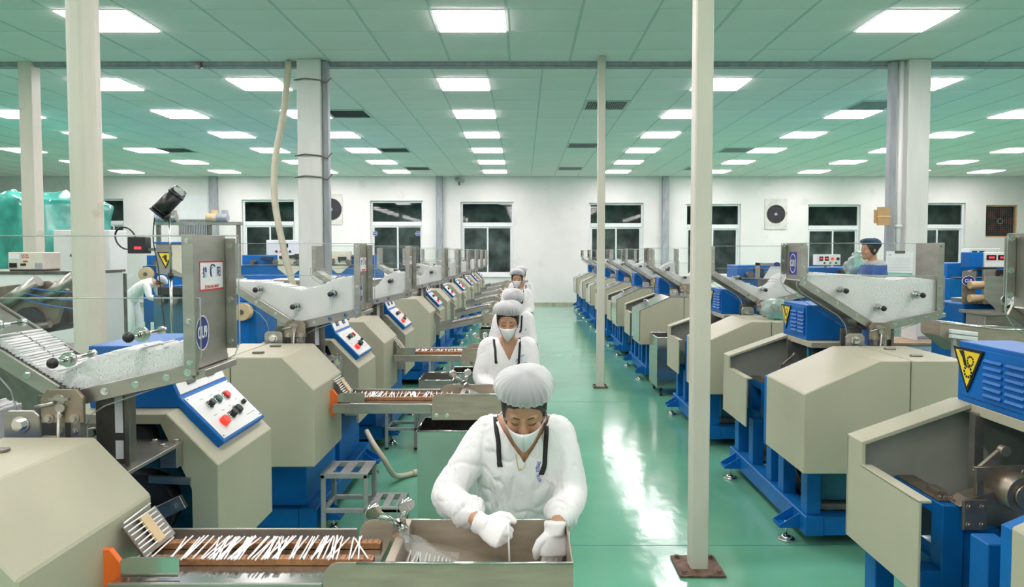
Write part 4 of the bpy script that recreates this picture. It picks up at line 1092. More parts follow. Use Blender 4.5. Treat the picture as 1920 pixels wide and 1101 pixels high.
    for k in range(9):
        u = k/8; row = []
        for i in range(N):
            th = 2*PI*i/N - PI; a = abs(th)/PI
            zl = (.078-.016*(a/.25)**2) if a < .25 else (.062-.096*min(1,(a-.25)/.18) if a < .43 else -.034-.04*min(1,(a-.43)/.3))
            zl += .008*math.sin(th*9+seed)*(1 if a < .3 else .3)
            z = zl + (.119-zl)*u; row.append(head_pt(th, z, .009))
        rows.append(row)
    hr_.loft(rows); hr_.xform(H4); hr_.build('hair', M['hair'], root)
    if cap == 'white':
        c = MB(); rings = []; N = 144; rnd = random.Random(seed+11)
        ph = [rnd.uniform(-.5,.5) for _ in range(4)]
        for k, (r_, z, amp) in enumerate(((.085,.045,.0010),(.092,.049,.0032),(.103,.060,.0048),(.109,.075,.0044),(.1085,.090,.0036),(.104,.105,.0028),(.094,.119,.0020),(.079,.130,.0013),(.060,.138,.0008),(.037,.143,.0004),(.014,.145,0))):
            ring = []
            for i in range(N):
                th = 2*PI*i/N; q = math.sin(26*th+ph[0]+.9*math.sin(3*th+ph[1])) + .6*math.sin(41*th+ph[2])
                rr = r_ + amp*q*.55 + .003*math.sin(3*th+ph[3])*(k > 2)
                tilt = -.022*math.cos(th - PI/2)*(1-k/10)*(1 if True else 0)
                ring.append(V((rr*.98*math.cos(th), .012 + rr*1.06*math.sin(th), z + tilt + .004*math.sin(2*th+ph[1]))))
            rings.append(ring)
        c.loft(rings); c.xform(H4); co = c.build('hair_cap', M['cap'], root)
        bd = MB(); ring = [H4 @ p for p in rings[0]]; n = len(ring)
        bd.tube([ring[i % n] for i in range(n+1)], .0032, n=6, caps=False); bd.build('cap_elastic', M['mask'], co)
    else:
        c = MB(); rings = []
        for k, (r_, z) in enumerate(((.082,.040),(.094,.052),(.104,.070),(.106,.090),(.096,.110),(.072,.126),(.035,.134))):
            rings.append([V(((r_+.004*math.sin(7*t_+k))*.95*math.cos(t_), .010+(r_+.004*math.sin(9*t_))*1.12*math.sin(t_), z-.03*math.sin(t_)*(1-k/6)+.004*math.sin(5*t_))) for t_ in (2*PI*i/48 for i in range(48))])
        c.loft(rings); c.xform(H4); c.build('cloth_cap', M['bluecap'], root)
    # ---- face
    e = MB()
    for s in (-1,1):
        e.tube([H4 @ V((s*(.016+.030*u), -.0945+.012*u*u-.002*math.sin(PI*u), -.001-.0065*math.sin(PI*u)+.002*u)) for u in (0,.2,.4,.6,.8,1)], [.0004,.0011,.0013,.0013,.0011,.0004], n=6)
    e.build('eyelashes', M['hair'], root)
    eb = MB()
    for s in (-1,1):
        eb.tube([H4 @ V((s*(.013+.036*u), -.0945+.014*u*u, .0215+.006*math.sin(PI*u*.8)-.004*u)) for u in (0,.2,.4,.6,.8,1)], [.0013,.0024,.0026,.0023,.0017,.0006], n=6, flat=.6)
    eb.build('eyebrows', M['hair'], root)
    if mask:
        k = MB(); NU, NV = 17, 9; pts = []
        for a in range(NV):
            v_ = a/(NV-1)
            for b_ in range(NU):
                u = -1 + 2*b_/(NU-1); au = abs(u)
                zt = -.016 - .010*au + .004*math.exp(-(u/.14)**2); zb = -.124 + .080*au**1.05
                z = zt + (zb-zt)*v_
                bulge = (1-au)**1.0*.042*math.sin(PI*min(1,(.30+.58*v_)))**.8
                x = .073*math.sin(au*1.28)/math.sin(1.28)*(1 if u > 0 else -1)*(1-.24*v_)
                y = -.094 + .062*au**2.0 - bulge - .004 + .012*v_*(1-au)
                pts.append(V((x, y, z)))
        hN = NU//2 + 1
        for h0 in (0, NU//2):      # two halves meeting in a sharp centre fold
            k.add([H4 @ pts[a*NU+h0+b_] for a in range(NV) for b_ in range(hN)], [(a*hN+b_, a*hN+b_+1, (a+1)*hN+b_+1, (a+1)*hN+b_) for a in range(NV-1) for b_ in range(hN-1)], True)
        mk = k.build('face_mask', M['mask'], root); sd = mk.modifiers.new('t','SOLIDIFY'); sd.thickness = .0015
        lp = MB()
        for s in (-1,1):
            lp.tube([H4 @ V(p) for p in ((s*.069,-.036,-.028),(s*.076,-.012,-.008),(s*.080,.012,.018),(s*.079,.026,.0))], .0012, n=6)
            lp.tube([H4 @ V(p) for p in ((s*.066,-.036,-.052),(s*.075,-.005,-.045),(s*.079,.022,-.030))], .0012, n=6)
        lp.build('ear_loop', M['mask'], mk)
    # ---- gloves
    if gloves:
        for S in ('l','r'):
            hd_ = J['hand'+S]; g = MB(); wr = V(J['wr'+S])
            hand_shape(g, wr, hd_[0], hd_[1], hd_[2], hd_[3], 1.0, thick=1.22)
            d = V(hd_[0]).normalized(); g.loft([oriented_ring(wr+d*k, d, hd_[2], .034*f, .027*f, 16) for k, f in ((-.026,1.10),(-.018,1.16),(-.004,1.08),(.02,1.05))])
            o = link('glove', remeshed(g, 'glove', min(.005, voxel*.7), 2), root); o.data.materials.append(M['glove'])
    # ---- ribbons of the smock
    if straps:
        for s, path in ((-1, ((.105,.012),(.100,-.02),(.092,-.06),(.090,-.10),(.088,-.135),(.085,-.155))), (1, ((.082,.02),(.086,-.02),(.083,-.07),(.080,-.12),(.078,-.15),(.066,-.185)))):
            P = []
            for dx, dz in path:
                h_ = front(nb.x + s*dx, nb.z - .02 + dz, .004)
                if h_: P.append(h_[0])
            if len(P) < 3: continue
            P = smooth_path(P, 4); rb = MB(); pts = []
            for i, p in enumerate(P):
                w_ = .0085 if i < len(P)*.78 else .010
                pts += [p + V((-w_,0,0)), p + V((w_,0,0))]
            rb.add(pts, [(2*i, 2*i+1, 2*i+3, 2*i+2) for i in range(len(P)-1)], True)
            ro = rb.build('ribbon', M['strap'], root); sd = ro.modifiers.new('t','SOLIDIFY'); sd.thickness = .003; sd.offset = 1
    if chain:
        vb = V(J['vbot']); cp = [V((-.055,0,nb.z+.015)), V((-.042,0,nb.z-.035)), V((-.020,0,vb.z-.012)), V((-.010,0,vb.z-.022)), V((.008,0,vb.z+.0)), V((.034,0,nb.z-.030)), V((.048,0,nb.z+.01))]
        bb = BVHTree.FromPolygons([v.co for v in b.data.vertices], [p.vertices for p in b.data.polygons]); P = []
        for p in smooth_path(cp, 6):
            ys = [h[0].y for h in (bvh.ray_cast(V((nb.x+p.x, nb.y-.6, p.z)), V((0,1,0))), bb.ray_cast(V((nb.x+p.x, nb.y-.14, p.z)), V((0,1,0)))) if h[0] is not None]
            if ys: P.append(V((nb.x+p.x, min(ys)-.004, p.z)))
        ch = MB().tube(P, .0012, n=6); ch.ball(P[len(P)//2], .004, 8, 6); ch.build('necklace', M['gold'], root)
    if chest_text:
        txt, cx_, cz_, R_, a0, a1, sz = chest_text
        for i, chh in enumerate(txt):
            a = math.radians(a0 + (a1-a0)*i/max(1,len(txt)-1)); x = nb.x + cx_ + R_*math.cos(a); z = nb.z + cz_ + R_*math.sin(a)
            if chh == ' ': continue
            h_ = front(x, z, .003)
            if not h_: continue
            n = (h_[1] + V((0,-1,0))).normalized(); yv = V((math.cos(a),0,math.sin(a))); yv = (yv - n*yv.dot(n)).normalized(); xv = yv.cross(n)
            text_obj('printed_letter', chh, sz, M['inkblue'], to, frame_mx(h_[0], xv, yv), .8)
        if len(chest_text) and J.get('bigT'):
            h_ = front(nb.x+cx_, nb.z+cz_, .003)
            if h_: text_obj('printed_letter', 'T', sz*2.0, M['inkblue'], to, frame_mx(h_[0], (1,0,0), (0,0,1)), .9)
    return root

def legs(J, w_=.09, y=.02, hz=.86):
    J.update(hpl=(-w_,y,hz), hpr=(w_,y,hz), knl=(-w_-.01,y-.01,.48), knr=(w_+.01,y-.01,.48), anl=(-w_-.01,y+.03,.09), anr=(w_+.01,y+.03,.09)); return J
fist = (1.15, 1.35, .9); relaxed = (.45,.5,.35)
J1 = legs(dict(spine=[((0,.03,.76),.185,.125),((0,.02,.88),.180,.118),((0,0,1.0),.180,.112),((0,-.02,1.10),.188,.118),((0,-.035,1.19),.185,.108),((0,-.045,1.25),.150,.088),((0,-.05,1.285),.085,.068)],
    head=(.004,-.185,1.346), hrot=(math.radians(28),0,math.radians(-2)), vbot=(.004,0,1.125), vhw=.128,
    shl=(-.142,-.03,1.212), ell=(-.275,-.13,1.0), wrl=(-.140,-.335,.975), shr=(.140,-.03,1.212), elr=(.178,-.10,1.0), wrr=(.108,-.325,.955),
    handl=((.85,-.45,-.25),(-.2,-.75,.55),(.2,.1,1),fist), handr=((-.05,-.25,-1),(.3,-.9,.1),(-1,0,0),relaxed), cuff=.62, bv=.0045))
person('nearest worker in white smock, sheer cap and mask, holding a stick over the bin', (0.0,2.62,0), 0, J1, voxel=.0065, chain=True, chest_text=('HTX CÔNG', .142, -.190, .088, 206, 160, .0165), sleeve_r=(.058,.062,.066,.056), seed=1, fold=.011)
J2 = legs(dict(spine=[((0,.03,.76),.185,.125),((0,.02,.88),.178,.118),((0,0,1.0),.178,.112),((0,-.01,1.10),.184,.116),((0,-.02,1.17),.180,.106),((0,-.025,1.235),.145,.086),((0,-.03,1.27),.082,.066)],
    head=(.0,-.115,1.405), hrot=(math.radians(15),0,0), vbot=(.01,0,1.115), vhw=.09, bigT=True,
    shl=(-.155,-.015,1.205), ell=(-.205,-.07,.975), wrl=(-.05,-.24,.90), shr=(.155,-.015,1.205), elr=(.19,-.07,.97), wrr=(.09,-.24,.90),
    handl=((.4,-.5,-.8),(-.3,-.8,.4),(.6,.1,.5),relaxed), handr=((-.3,-.5,-.8),(.3,-.8,.4),(-.6,.1,.5),relaxed), cuff=.80))
person('second worker in white smock and mask, black ribbons over both shoulders', (-.11,5.03,0), 0, J2, voxel=.009, chest_text=('HTX CÔNG NGH', .125, -.180, .065, 200, 100, .016), sleeve_r=(.062,.062,.054,.050), seed=2)
J3 = dict(J2); J3.update(head=(.0,-.165,1.375), hrot=(math.radians(36),0,math.radians(4)))
person('third worker bowed low over the bin, face hidden behind the second worker', (-.10,7.18,0), 0, J3, voxel=.011, chest_text=('HTX CÔNG', .125, -.180, .065, 200, 120, .016), sleeve_r=(.062,.062,.054,.050), seed=3)
J4 = dict(J2); J4.update(head=(.0,-.10,1.415), hrot=(math.radians(6),0,math.radians(-4)))
p4 = person('fourth worker standing upright in white smock and mask', (-.09,10.32,0), 0, J4, voxel=.012, sleeve_r=(.062,.062,.054,.050), seed=4); p4.scale = (1.06,)*3
J5 = dict(J2); J5.update(head=(.0,-.11,1.41), hrot=(math.radians(12),0,0))
p5 = person('farthest woman in the worker column, mostly hidden behind the fourth', (-.04,12.5,0), 0, J5, voxel=.013, sleeve_r=(.062,.062,.054,.050), seed=5); p5.scale = (1.06,)*3
hs_me = MB().cyl((0,0,-.085),(0,0,.085),.0032,n=8).mesh('paper_stick'); hs_me.materials.append(M['stick'])
o = link('paper_stick', hs_me, None, (-.048, 2.255, .905)); o.rotation_euler = (0,-.04,0); tag(o, 'white paper stick hanging from the nearest worker\'s gloved fist', 'paper stick')
# worker bent over a blue machine at the left (faces +x)
JB = dict(spine=[((0,.06,.88),.175,.13),((0,.03,1.0),.172,.125),((0,-.12,1.13),.178,.125),((0,-.26,1.22),.182,.12),((0,-.38,1.27),.165,.10),((0,-.44,1.29),.085,.07)],
    head=(0,-.56,1.27), hrot=(math.radians(55),0,0), shl=(-.16,-.36,1.24), ell=(-.20,-.45,.98), wrl=(-.14,-.65,.92), shr=(.16,-.36,1.24), elr=(.20,-.45,.98), wrr=(.14,-.65,.92),
    handl=((0,-.8,-.3),(0,-.2,1),(1,0,0),relaxed), handr=((0,-.8,-.3),(0,-.2,1),(-1,0,0),relaxed), cuff=.85)
JB.update(hpl=(-.09,.06,.88), hpr=(.09,.06,.88), knl=(-.10,.02,.48), knr=(.10,-.05,.48), anl=(-.10,.10,.09), anr=(.10,-.02,.09))
person('worker in white bent forward at a blue machine on the left', (-8.12,14.2,0), PI/2, JB, voxel=.014, mask=False, gloves=False, straps=False, vneck=False, seed=8)
# man at the right, on a platform (faces -x)
JM = dict(J2); JM.update(head=(.0,-.04,1.56), hrot=(math.radians(2),0,0), spine=[((a[0][0],a[0][1]+.02,a[0][2]+.16),a[1]*1.08,a[2]*1.08) for a in J2['spine']])
for q in ('shl','shr','ell','elr','wrl','wrr'): v_ = J2[q]; JM[q] = (v_[0]*1.05, v_[1]+.02, v_[2]+.16)
for q in ('knl','knr'): v_ = J2[q]; JM[q] = (v_[0], v_[1], v_[2]+.04)
for q in ('hpl','hpr'): v_ = J2[q]; JM[q] = (v_[0], v_[1], v_[2]+.12)
pm = person('man in a dark blue cap and grey-blue shirt behind the right machines', (4.18,8.15,.37), -PI/2, JM, voxel=.012, top='greyshirt', trousers='bluecloth', cap='blue', mask=False, gloves=False, straps=False, vneck=False, seed=9, top2='bluecloth')
pf = empty('work_platform', (4.18,8.15,0))
MB().box(-.4,.4,-.3,.3,.33,.37).build('deck', M['steel'], pf, .004)
for sx in (-.37,.37):
    for sy in (-.27,.27): MB().box(sx-.02,sx+.02,sy-.02,sy+.02,0,.33).build('leg', M['stool'], pf)
tag(pf, 'low steel platform under the man in the blue cap', 'platform')
# ================================================================== things along the far wall
def at(px, py, Y):
    k = Y/1280.0; return Vector(((px-981)*k, Y, CAM_H-(py-473)*k))
def fan(cx, cy, w_, h_, r_, label, y=YF):
    c = at(cx, cy, y); k = y/1280; r = empty('exhaust_fan', (c.x, y, c.z)); a, b = w_*k/2, h_*k/2; rr = r_*k
    bd = MB(); N = 40
    # board with a round hole
    for i in range(N):
        t0, t1 = 2*PI*i/N, 2*PI*(i+1)/N
        def sq(t):
            q = max(abs(math.cos(t))/a, abs(math.sin(t))/b); return (math.cos(t)/q, math.sin(t)/q)
        bd.prism([(rr*math.cos(t0), rr*math.sin(t0)), sq(t0), sq(t1), (rr*math.cos(t1), rr*math.sin(t1))], -.03, 0, 'y')
    bd.build('board', M['paper_d'], r)
    MB().cyl((0,-.004,0),(0,-.001,0),rr,n=40).build('opening', M['dark'], r)
    for i in range(5):
        t = 2*PI*i/5; MB().prism([(.1*rr*math.cos(t),.1*rr*math.sin(t)),(.92*rr*math.cos(t-.25),.92*rr*math.sin(t-.25)),(.92*rr*math.cos(t+.35),.92*rr*math.sin(t+.35))], -.012, -.007, 'y').build('blade', M['dark'], r)
    MB().cyl((0,-.03,0),(0,-.004,0),rr*.16,n=16).build('hub', M['greypipe'], r)
    rg = MB(); rg.tube([(rr*math.cos(2*PI*i/32),-.032,rr*math.sin(2*PI*i/32)) for i in range(33)], .012, n=6, caps=False); rg.build('ring', M['steel_d'], r)
    tag(r, label, 'fan', 'wall exhaust fans'); return r
M['paper_d'] = mat('grubby_white_board', (0.62,0.62,0.57), 0.7, var=0.1, scale=3, dirt=((0.42,0.40,0.33), 4, 0.58))
fan(622, 393, 44, 57, 20, 'round exhaust fan on a grubby board behind the white column')
fan(1453, 402, 42, 57, 17, 'round black exhaust fan on a white board on the far wall, right half')
c = at(1876, 415, YF); k_ = YF/1280
r = empty('exhaust_fan', (c.x, YF+.08, c.z)); hw = 30*k_
f = MB(); f.box(-hw,hw,-.02,.05,-hw,-hw+.05); f.box(-hw,hw,-.02,.05,hw-.05,hw); f.box(-hw,-hw+.05,-.02,.05,-hw+.05,hw-.05); f.box(hw-.05,hw,-.02,.05,-hw+.05,hw-.05); f.build('frame', M['card'], r)
MB().box(-hw+.05,hw-.05,.10,.12,-hw+.05,hw-.05).build('backing', M['dark'], r)
M['maroon'] = mat('maroon_blade', (0.10,0.02,0.02), 0.5)
for i in range(5):
    t = 2*PI*i/5; MB().prism([(.12*hw*math.cos(t),.12*hw*math.sin(t)),(.85*hw*math.cos(t-.28),.85*hw*math.sin(t-.28)),(.85*hw*math.cos(t+.28),.85*hw*math.sin(t+.28))], .03, .05, 'y').build('blade', M['maroon'], r)
g_ = MB(); g_.tube([(.16*hw*math.cos(2*PI*i/20),-.0,.16*hw*math.sin(2*PI*i/20)) for i in range(21)], .012, n=6, caps=False)
g_.build('hub_ring', M['greypipe'], r)
gr = MB()
for i in range(1,14):
    u = -hw+.05+(2*hw-.1)*i/14; gr.cyl((u,-.01,-hw+.05),(u,-.01,hw-.05),.004,n=4,caps=False); gr.cyl((-hw+.05,-.012,u),(hw-.05,-.012,u),.004,n=4,caps=False)
tag(gr.build('wire_mesh', M['steel_d'], r), kind='stuff')
tag(r, 'square exhaust fan with maroon blades behind wire mesh, far right', 'fan', 'wall exhaust fans')
c = at(862, 341, YF)
r = empty('security_camera', (c.x, YF-.02, c.z)); b_ = MB(); b_.cyl((0,.02,-.12),(0,-.10,-.10),.03,n=12); b_.cyl((0,-.10,-.12),(0,-.10,.02),.03,n=12); b_.build('bracket', M['steel_d'], r)
b_ = MB(); b_.cyl((-.10,-.02,.08),(.16,-.25,-.02),.07,n=16); b_.build('camera_body', M['greypipe'], r); tag(r, 'grey security camera high on the far wall near the centre', 'camera')
c = at(388, 123, 9.9); r = empty('security_camera', (c.x, 9.78, HC-.02)); b_ = MB(); b_.box(-.03,.03,-.03,.03,-.06,.0); b_.build('bracket', M['steel_d'], r); b_ = MB(); b_.cyl((0,-.08,-.08),(0,.06,-.05),.03,n=12); b_.build('camera_body', M['greypipe'], r); tag(r, 'small camera under the ceiling beam on the left', 'camera')
# stickers on the third window
for px in (704, 784):
    c = at(px, 438, YF+.10); o = disc_mesh(MB(), .09, .09, 0, .002, 24).build('window_sticker', M['navy']); o.matrix_world = frame_mx((c.x, YF+.098, c.z), (1,0,0), (0,0,1))
    ring_mesh(MB(), .085, .085, .010, .002, .003, 24).build('sticker_ring', M['paper'], o); text_obj('sticker_text', 'CUO', .07, M['paper'], o, Matrix.Translation((0,0,.003)), .7)
    tag(o, 'round navy sticker on the %s sash of the third window from the left' % ('left' if px < 740 else 'right'), 'sticker')
# shutter at the left
c0, c1 = at(337, 413, YF), at(400, 443, YF)
r = empty('louvred_shutter', ((c0.x+c1.x)/2, YF-.04, c1.z)); W_, H_ = c1.x-c0.x, c0.z-c1.z
MB().box(-W_/2,W_/2,.02,.035,0,H_).build('backing', M['dark'], r)
sl = MB().box(-.018,.018,0,.02,0,H_).mesh('slat'); sl.materials.append(M['greypipe'])
for i in range(20): link('slat', sl, r, (-W_/2+.03+(W_-.06)*i/19, 0, 0))
tag(r, 'grey vertical louvred shutter on the far wall, left', 'shutter')
c0, c1 = at(338, 368, YF), at(402, 412, YF)
tag(MB().box(c0.x, c1.x, YF-.03, YF, c1.z, c0.z).build('wall_board', M['frame'], None, .005), 'pale board fixed to the far wall above the shutter', 'board')

# ================================================================== left background
def drape():
    x0, x1, y0, y1, h = -12.6, -9.25, 13.2, 15.4, 3.02
    nx, ny, nz_ = 46, 26, 22; mb = MB(); rnd = random.Random(3)
    def prof(u):     # height of the covered machine along x (0..1)
        return 1.0 if u > .45 else .84 + .16*max(0,(u-.2)/.25)
    rings = []
    loop = []
    for i in range(nx): loop.append((i/(nx-1), 0.0))
    for j in range(1, ny): loop.append((1.0, j/(ny-1)))
    for i in range(1, nx): loop.append((1-i/(nx-1), 1.0))
    for j in range(1, ny-1): loop.append((0.0, 1-j/(ny-1)))
    for k in range(nz_+6):
        if k < nz_: t, s = k/(nz_-1)*.97, 1.0
        else: t, s = 1.0, 1 - (k-nz_+1)/6.5
        ring = []
        for q, (u, v) in enumerate(loop):
            uu, vv = .5+(u-.5)*s, .5+(v-.5)*s
            x, y = x0+(x1-x0)*uu, y0+(y1-y0)*vv; z = h*prof(uu)*t
            fl_ = .06*math.sin(q*.9+math.sin(z*2)*1.4)*(1-t*.6) + .14*mnoise.noise(Vector((x*1.6,y*1.6,z*1.2))) + .07*(1-2*abs(mnoise.noise(Vector((x*3.1,y*3.1,z*1.5)))))
            nrm = Vector((u-.5, v-.5, 0)).normalized() if s == 1 else Vector((0,0,1))
            p = Vector((x,y,z)) + nrm*fl_ + (Vector((u-.5,v-.5,0))*(.25*(1-t)) if s == 1 else Vector())
            if s < 1: p.z += .16*mnoise.noise(Vector((x*2,y*2,4)))
            p.z = max(p.z, .01); ring.append(p)
        rings.append(ring)
    mb.loft(rings); return mb
tag(drape().build('tarpaulin', M['tarp']), 'teal tarpaulin draped over a large machine at the far left', 'tarpaulin')

def blue_machine(x0, x1, y0, y1, zt, label, hopper=None, box=None, reels=False, legs_=.25, mech=True, name='packing_machine', bot=None):
    r = empty(name, ((x0+x1)/2, (y0+y1)/2, 0)); a, b = (x1-x0)/2, (y1-y0)/2
    MB().box(-a, a, -b, b, legs_, zt-.25).build('body', M['blue2'], r, .01)
    MB().box(-a+.03, a-.03, -b+.12, b-.02, zt-.25, zt).build('upper_housing', M['blue'], r, .01)
    for sx in (-1,1):
        for sy in (-1,1): MB().box(sx*(a-.06)-.04, sx*(a-.06)+.04, sy*(b-.06)-.04, sy*(b-.06)+.04, 0, legs_).build('leg', M['blue2'], r)
    MB().box(-a*.7, a*.7, -b-.006, -b, legs_+.08, zt-.45).build('door', M['blue'], r, .003)
    if mech:
        rl = MB(); n = 3
        for i in range(n):
            x = -a*.6 + 1.2*a*i/(n-1); rl = MB(); rl.cyl((x,-b+.10,zt-.16),(x,-b-.10,zt-.16),.045,n=16); rl.cyl((x,-b-.10,zt-.16),(x,-b-.12,zt-.16),.06,n=16); rl.build('roller', M['steel_d'], r)
        MB().box(-a*.9, a*.9, -b-.02, -b+.12, zt-.245, zt-.225).build('bed_plate', M['steel'], r)
        m_ = MB(); m_.box(-a*.4,-a*.1,-b-.08,-b+.05,zt-.12,zt-.04); m_.cyl((a*.1,-b-.06,zt-.05),(a*.5,-b-.06,zt-.02),.035,n=12); m_.box(a*.5,a*.62,-b-.09,-b-.02,zt-.09,zt+.03); m_.build('feed_unit', M['dark'], r, .004)
    if hopper:
        hx, hz, s, hm = hopper
        h = MB(); h.prism([(hx-s*.5,hz+s*.95),(hx+s*.5,hz+s*.95),(hx+s*.5,hz+s*.35),(hx+s*.10,hz),(hx-s*.08,hz),(hx-s*.5,hz+s*.35)], -b-.02, -b+.16); ho = h.build('hopper', M[hm], r, .006)
        MB().prism([(hx-s*.42,hz+s*.96),(hx+s*.42,hz+s*.96),(hx+s*.42,hz+s*.97),(hx-s*.42,hz+s*.97)], -b, -b+.14).build('hopper_mouth', M['stick'], ho)
        kb = MB(); kb.cyl((hx-s*.2,-b-.07,hz+s*.6),(hx-s*.2,-b-.02,hz+s*.6),.02,n=12); kb.cyl((hx+s*.25,-b-.07,hz+s*.6),(hx+s*.25,-b-.02,hz+s*.6),.02,n=12); kb.build('hopper_knob', M['black'], ho)
        o = disc_mesh(MB(), s*.07, s*.11, 0, .002, 20).build('number_sticker', M['navy'], ho); hmx = frame_mx((hx+.02, -b-.021, hz+s*.55), (1,0,0), (0,0,1)); o.matrix_local = hmx; ring_mesh(MB(), s*.065, s*.10, .006, .002, .003, 20).build('sticker_ring', M['paper'], ho).matrix_local = hmx
    if box:
        bx, bw, bh = box
        q = MB(); q.box(bx-bw/2, bx+bw/2, -b+.05, -b+.25, zt+.04, zt+.04+bh); q.box(bx-.02,bx+.02,-b+.1,-b+.2,zt-.01,zt+.04); bo = q.build('control_box', M['white'], r, .006)
        for i, mm in enumerate(('disp','disp','redlit','black')):
            x = bx - bw*.34 + bw*.24*i
            if mm == 'disp': MB().box(x-bw*.08,x+bw*.08,-b+.042,-b+.05,zt+.04+bh*.42,zt+.04+bh*.80).build('display', M['disp'], bo); MB().box(x-bw*.05,x+bw*.05,-b+.040,-b+.042,zt+.04+bh*.55,zt+.04+bh*.68).build('display_digits', M['digit'], bo)
            else: MB().cyl((x,-b+.05,zt+.04+bh*.6),(x,-b+.03,zt+.04+bh*.6),bh*.13,n=14).build('button', M[mm], bo)
        for i in range(3): MB().cyl((bx-bw*.2+bw*.25*i,-b+.05,zt+.04+bh*.22),(bx-bw*.2+bw*.25*i,-b+.035,zt+.04+bh*.22),bh*.08,n=12).build('button', M[('black','green','black')[i]], bo)
    if reels:
        for (x, z, rr) in reels:
            q = MB(); q.cyl((x,-b-.16,z),(x,-b-.05,z),rr,n=28); ro = q.build('tape_reel', M['tan'], r); MB().cyl((x,-b-.17,z),(x,-b-.04,z),rr*.3,n=16).build('reel_core', M['steel_d'], ro)
    tag(r, label, 'machine', 'background machines'); return r
# blue packing machine where the worker in white bends
bmA = blue_machine(-8.7, -6.9, 15.6, 16.4, 1.83, 'long blue packing machine in front of the bent worker, far left', reels=[(-.75,1.40,.16)], legs_=.3)
tp = MB()
def tape(P):
    P = smooth_path(P, 10)
    for i, p in enumerate(P): tp.obox(p, (.05,.004,.012), (0,.15*math.sin(i),0))
tape([(-9.35,15.0,1.42),(-9.0,14.98,1.30),(-8.75,15.0,1.32),(-8.6,15.0,1.42)]); tape([(-9.35,15.0,1.24),(-9.33,15.0,.9),(-9.34,15.0,.4)])
tag(tp.build('stick_tape', M['paper']), 'white ladder of sticks on tape hanging off the far left blue machine', 'tape', kind='stuff')
lp_ = MB()
for q in range(3): lp_.tube(smooth_path([(-9.45,14.95,1.45),(-9.2+.1*q,14.93,1.2),(-9.0+.08*q,14.93,.95),(-9.15+.05*q,14.93,.62),(-9.42,14.95,.60),(-9.5,14.95,.95),(-9.45,14.95,1.35)], 6), .022, n=8)
tag(lp_.build('coiled_hose', M['hose']), 'coiled cream hose hanging beside the thick grooved column', 'hose')
blue_machine(-6.9, -6.1, 13.2, 14.4, 1.25, 'low dark blue machine the bent worker leans into', box=None, legs_=.2, mech=True)
# steel hopper unit with warning triangle
r = empty('hopper_unit', (-4.93, 10.0, 0)); M['ivory'] = mat('ivory_panel', (0.66,0.63,0.50), 0.5)
MB().box(-.42,.55,-.15,.5,.15,1.28).build('body', M['teal'], r, .01)
MB().prism([(-.34,2.02),(.58,2.02),(.58,1.36),(.10,1.52),(-.34,1.60)], -.2, .25).build('hopper', M['steel'], r, .006)
MB().prism([(-.10,2.0),(.56,2.0),(.56,1.40),(.12,1.55),(-.10,1.66)], -.212, -.2).build('hopper_window', M['ivory'], r)
MB().box(-.30,.50,-.26,-.10,1.28,1.40).build('feed_unit', M['dark'], r, .01)
for i in range(4): MB().cyl((-.25+.2*i,-.3,1.20),(-.25+.2*i,-.15,1.20),.05,n=14).build('roller', M['steel_d'], r)
MB().box(-.36,.60,-.22,.27,2.02,2.045).build('blue_trim', M['blue'], r)
o = MB().prism([(-.12,.08),(.12,.08),(0,-.16)], 0, .004, 'z').build('warning_sign', M['black'], r); wmx = frame_mx((-.20,-.203,1.82), (1,0,0), (0,0,1)); o.matrix_local = wmx
q = MB().prism([(-.092,.066),(.092,.066),(0,-.122)], .004, .006, 'z').build('warning_sign_face', M['yellow'], r); q.matrix_local = wmx
q = MB(); q.box(-.02,.02,-.03,.04,.006,.007); q.box(-.045,-.01,.0,.02,.006,.007); q.box(.0,.03,-.06,-.03,.006,.007); q = q.build('warning_pictogram', M['black'], r); q.matrix_local = wmx
for lx in (-.36,.49):
    for ly in (-.1,.42): MB().box(lx,lx+.06,ly,ly+.06,0,.15).build('leg', M['teal'], r)
MB().box(-.76,-.50,-.18,-.02,1.88,2.12).build('control_box', M['black'], r, .01); MB().box(-.66,-.56,-.185,-.18,1.94,1.98).build('display_digits', M['digit'], r); MB().box(-.52,-.30,-.12,-.08,1.92,1.96).build('box_bracket', M['steel_d'], r)
q = MB()
for i in range(4): q.tube([(-.80+.15*math.cos(2*PI*k/20+.2)-.01*i, -.15+.02*i, 2.10+.16*math.sin(2*PI*k/20)) for k in range(21)], .011, n=6, caps=False)
tag(q.build('cable_coil', M['black'], r), kind='stuff')
tag(r, 'steel feed hopper with a yellow warning triangle, behind the nearest left machine', 'machine')
# white housing with the voltage stabiliser, and the oily unit before it
r = empty('machine_housing', (-5.6, 8.0, 0)); MB().box(-1.2,.62,-.45,.5,.1,1.66).build('body', M['white'], r, .01); MB().box(-1.22,.64,-.47,.52,1.66,1.69).build('top_plate', M['steel_d'], r, .004); MB().box(-1.15,.57,-.4,.45,0,.1).build('plinth', M['dark'], r)
tag(r, 'white machine housing with a dark top at the left edge', 'cabinet')
r = empty('voltage_stabiliser', (-5.52, 7.72, 1.69)); M['beige'] = mat('beige_case', (0.66,0.62,0.52), 0.5)
MB().box(-.20,.20,-.14,.14,.015,.21).build('case', M['beige'], r, .008); MB().box(-.185,-.07,-.145,-.14,.13,.19).build('meter', M['paper'], r); MB().box(-.18,-.08,-.147,-.145,.14,.18).build('meter_scale', M['frame'], r)
MB().box(-.18,-.10,-.15,-.14,.04,.09).build('switch', M['black'], r); MB().box(-.06,.0,-.145,-.14,.06,.085).build('display', M['disp'], r); MB().box(.10,.18,-.143,-.14,.03,.09).build('grille', M['greypipe'], r); MB().box(-.19,.19,-.13,.13,0,.015).build('foot', M['rubber'], r)
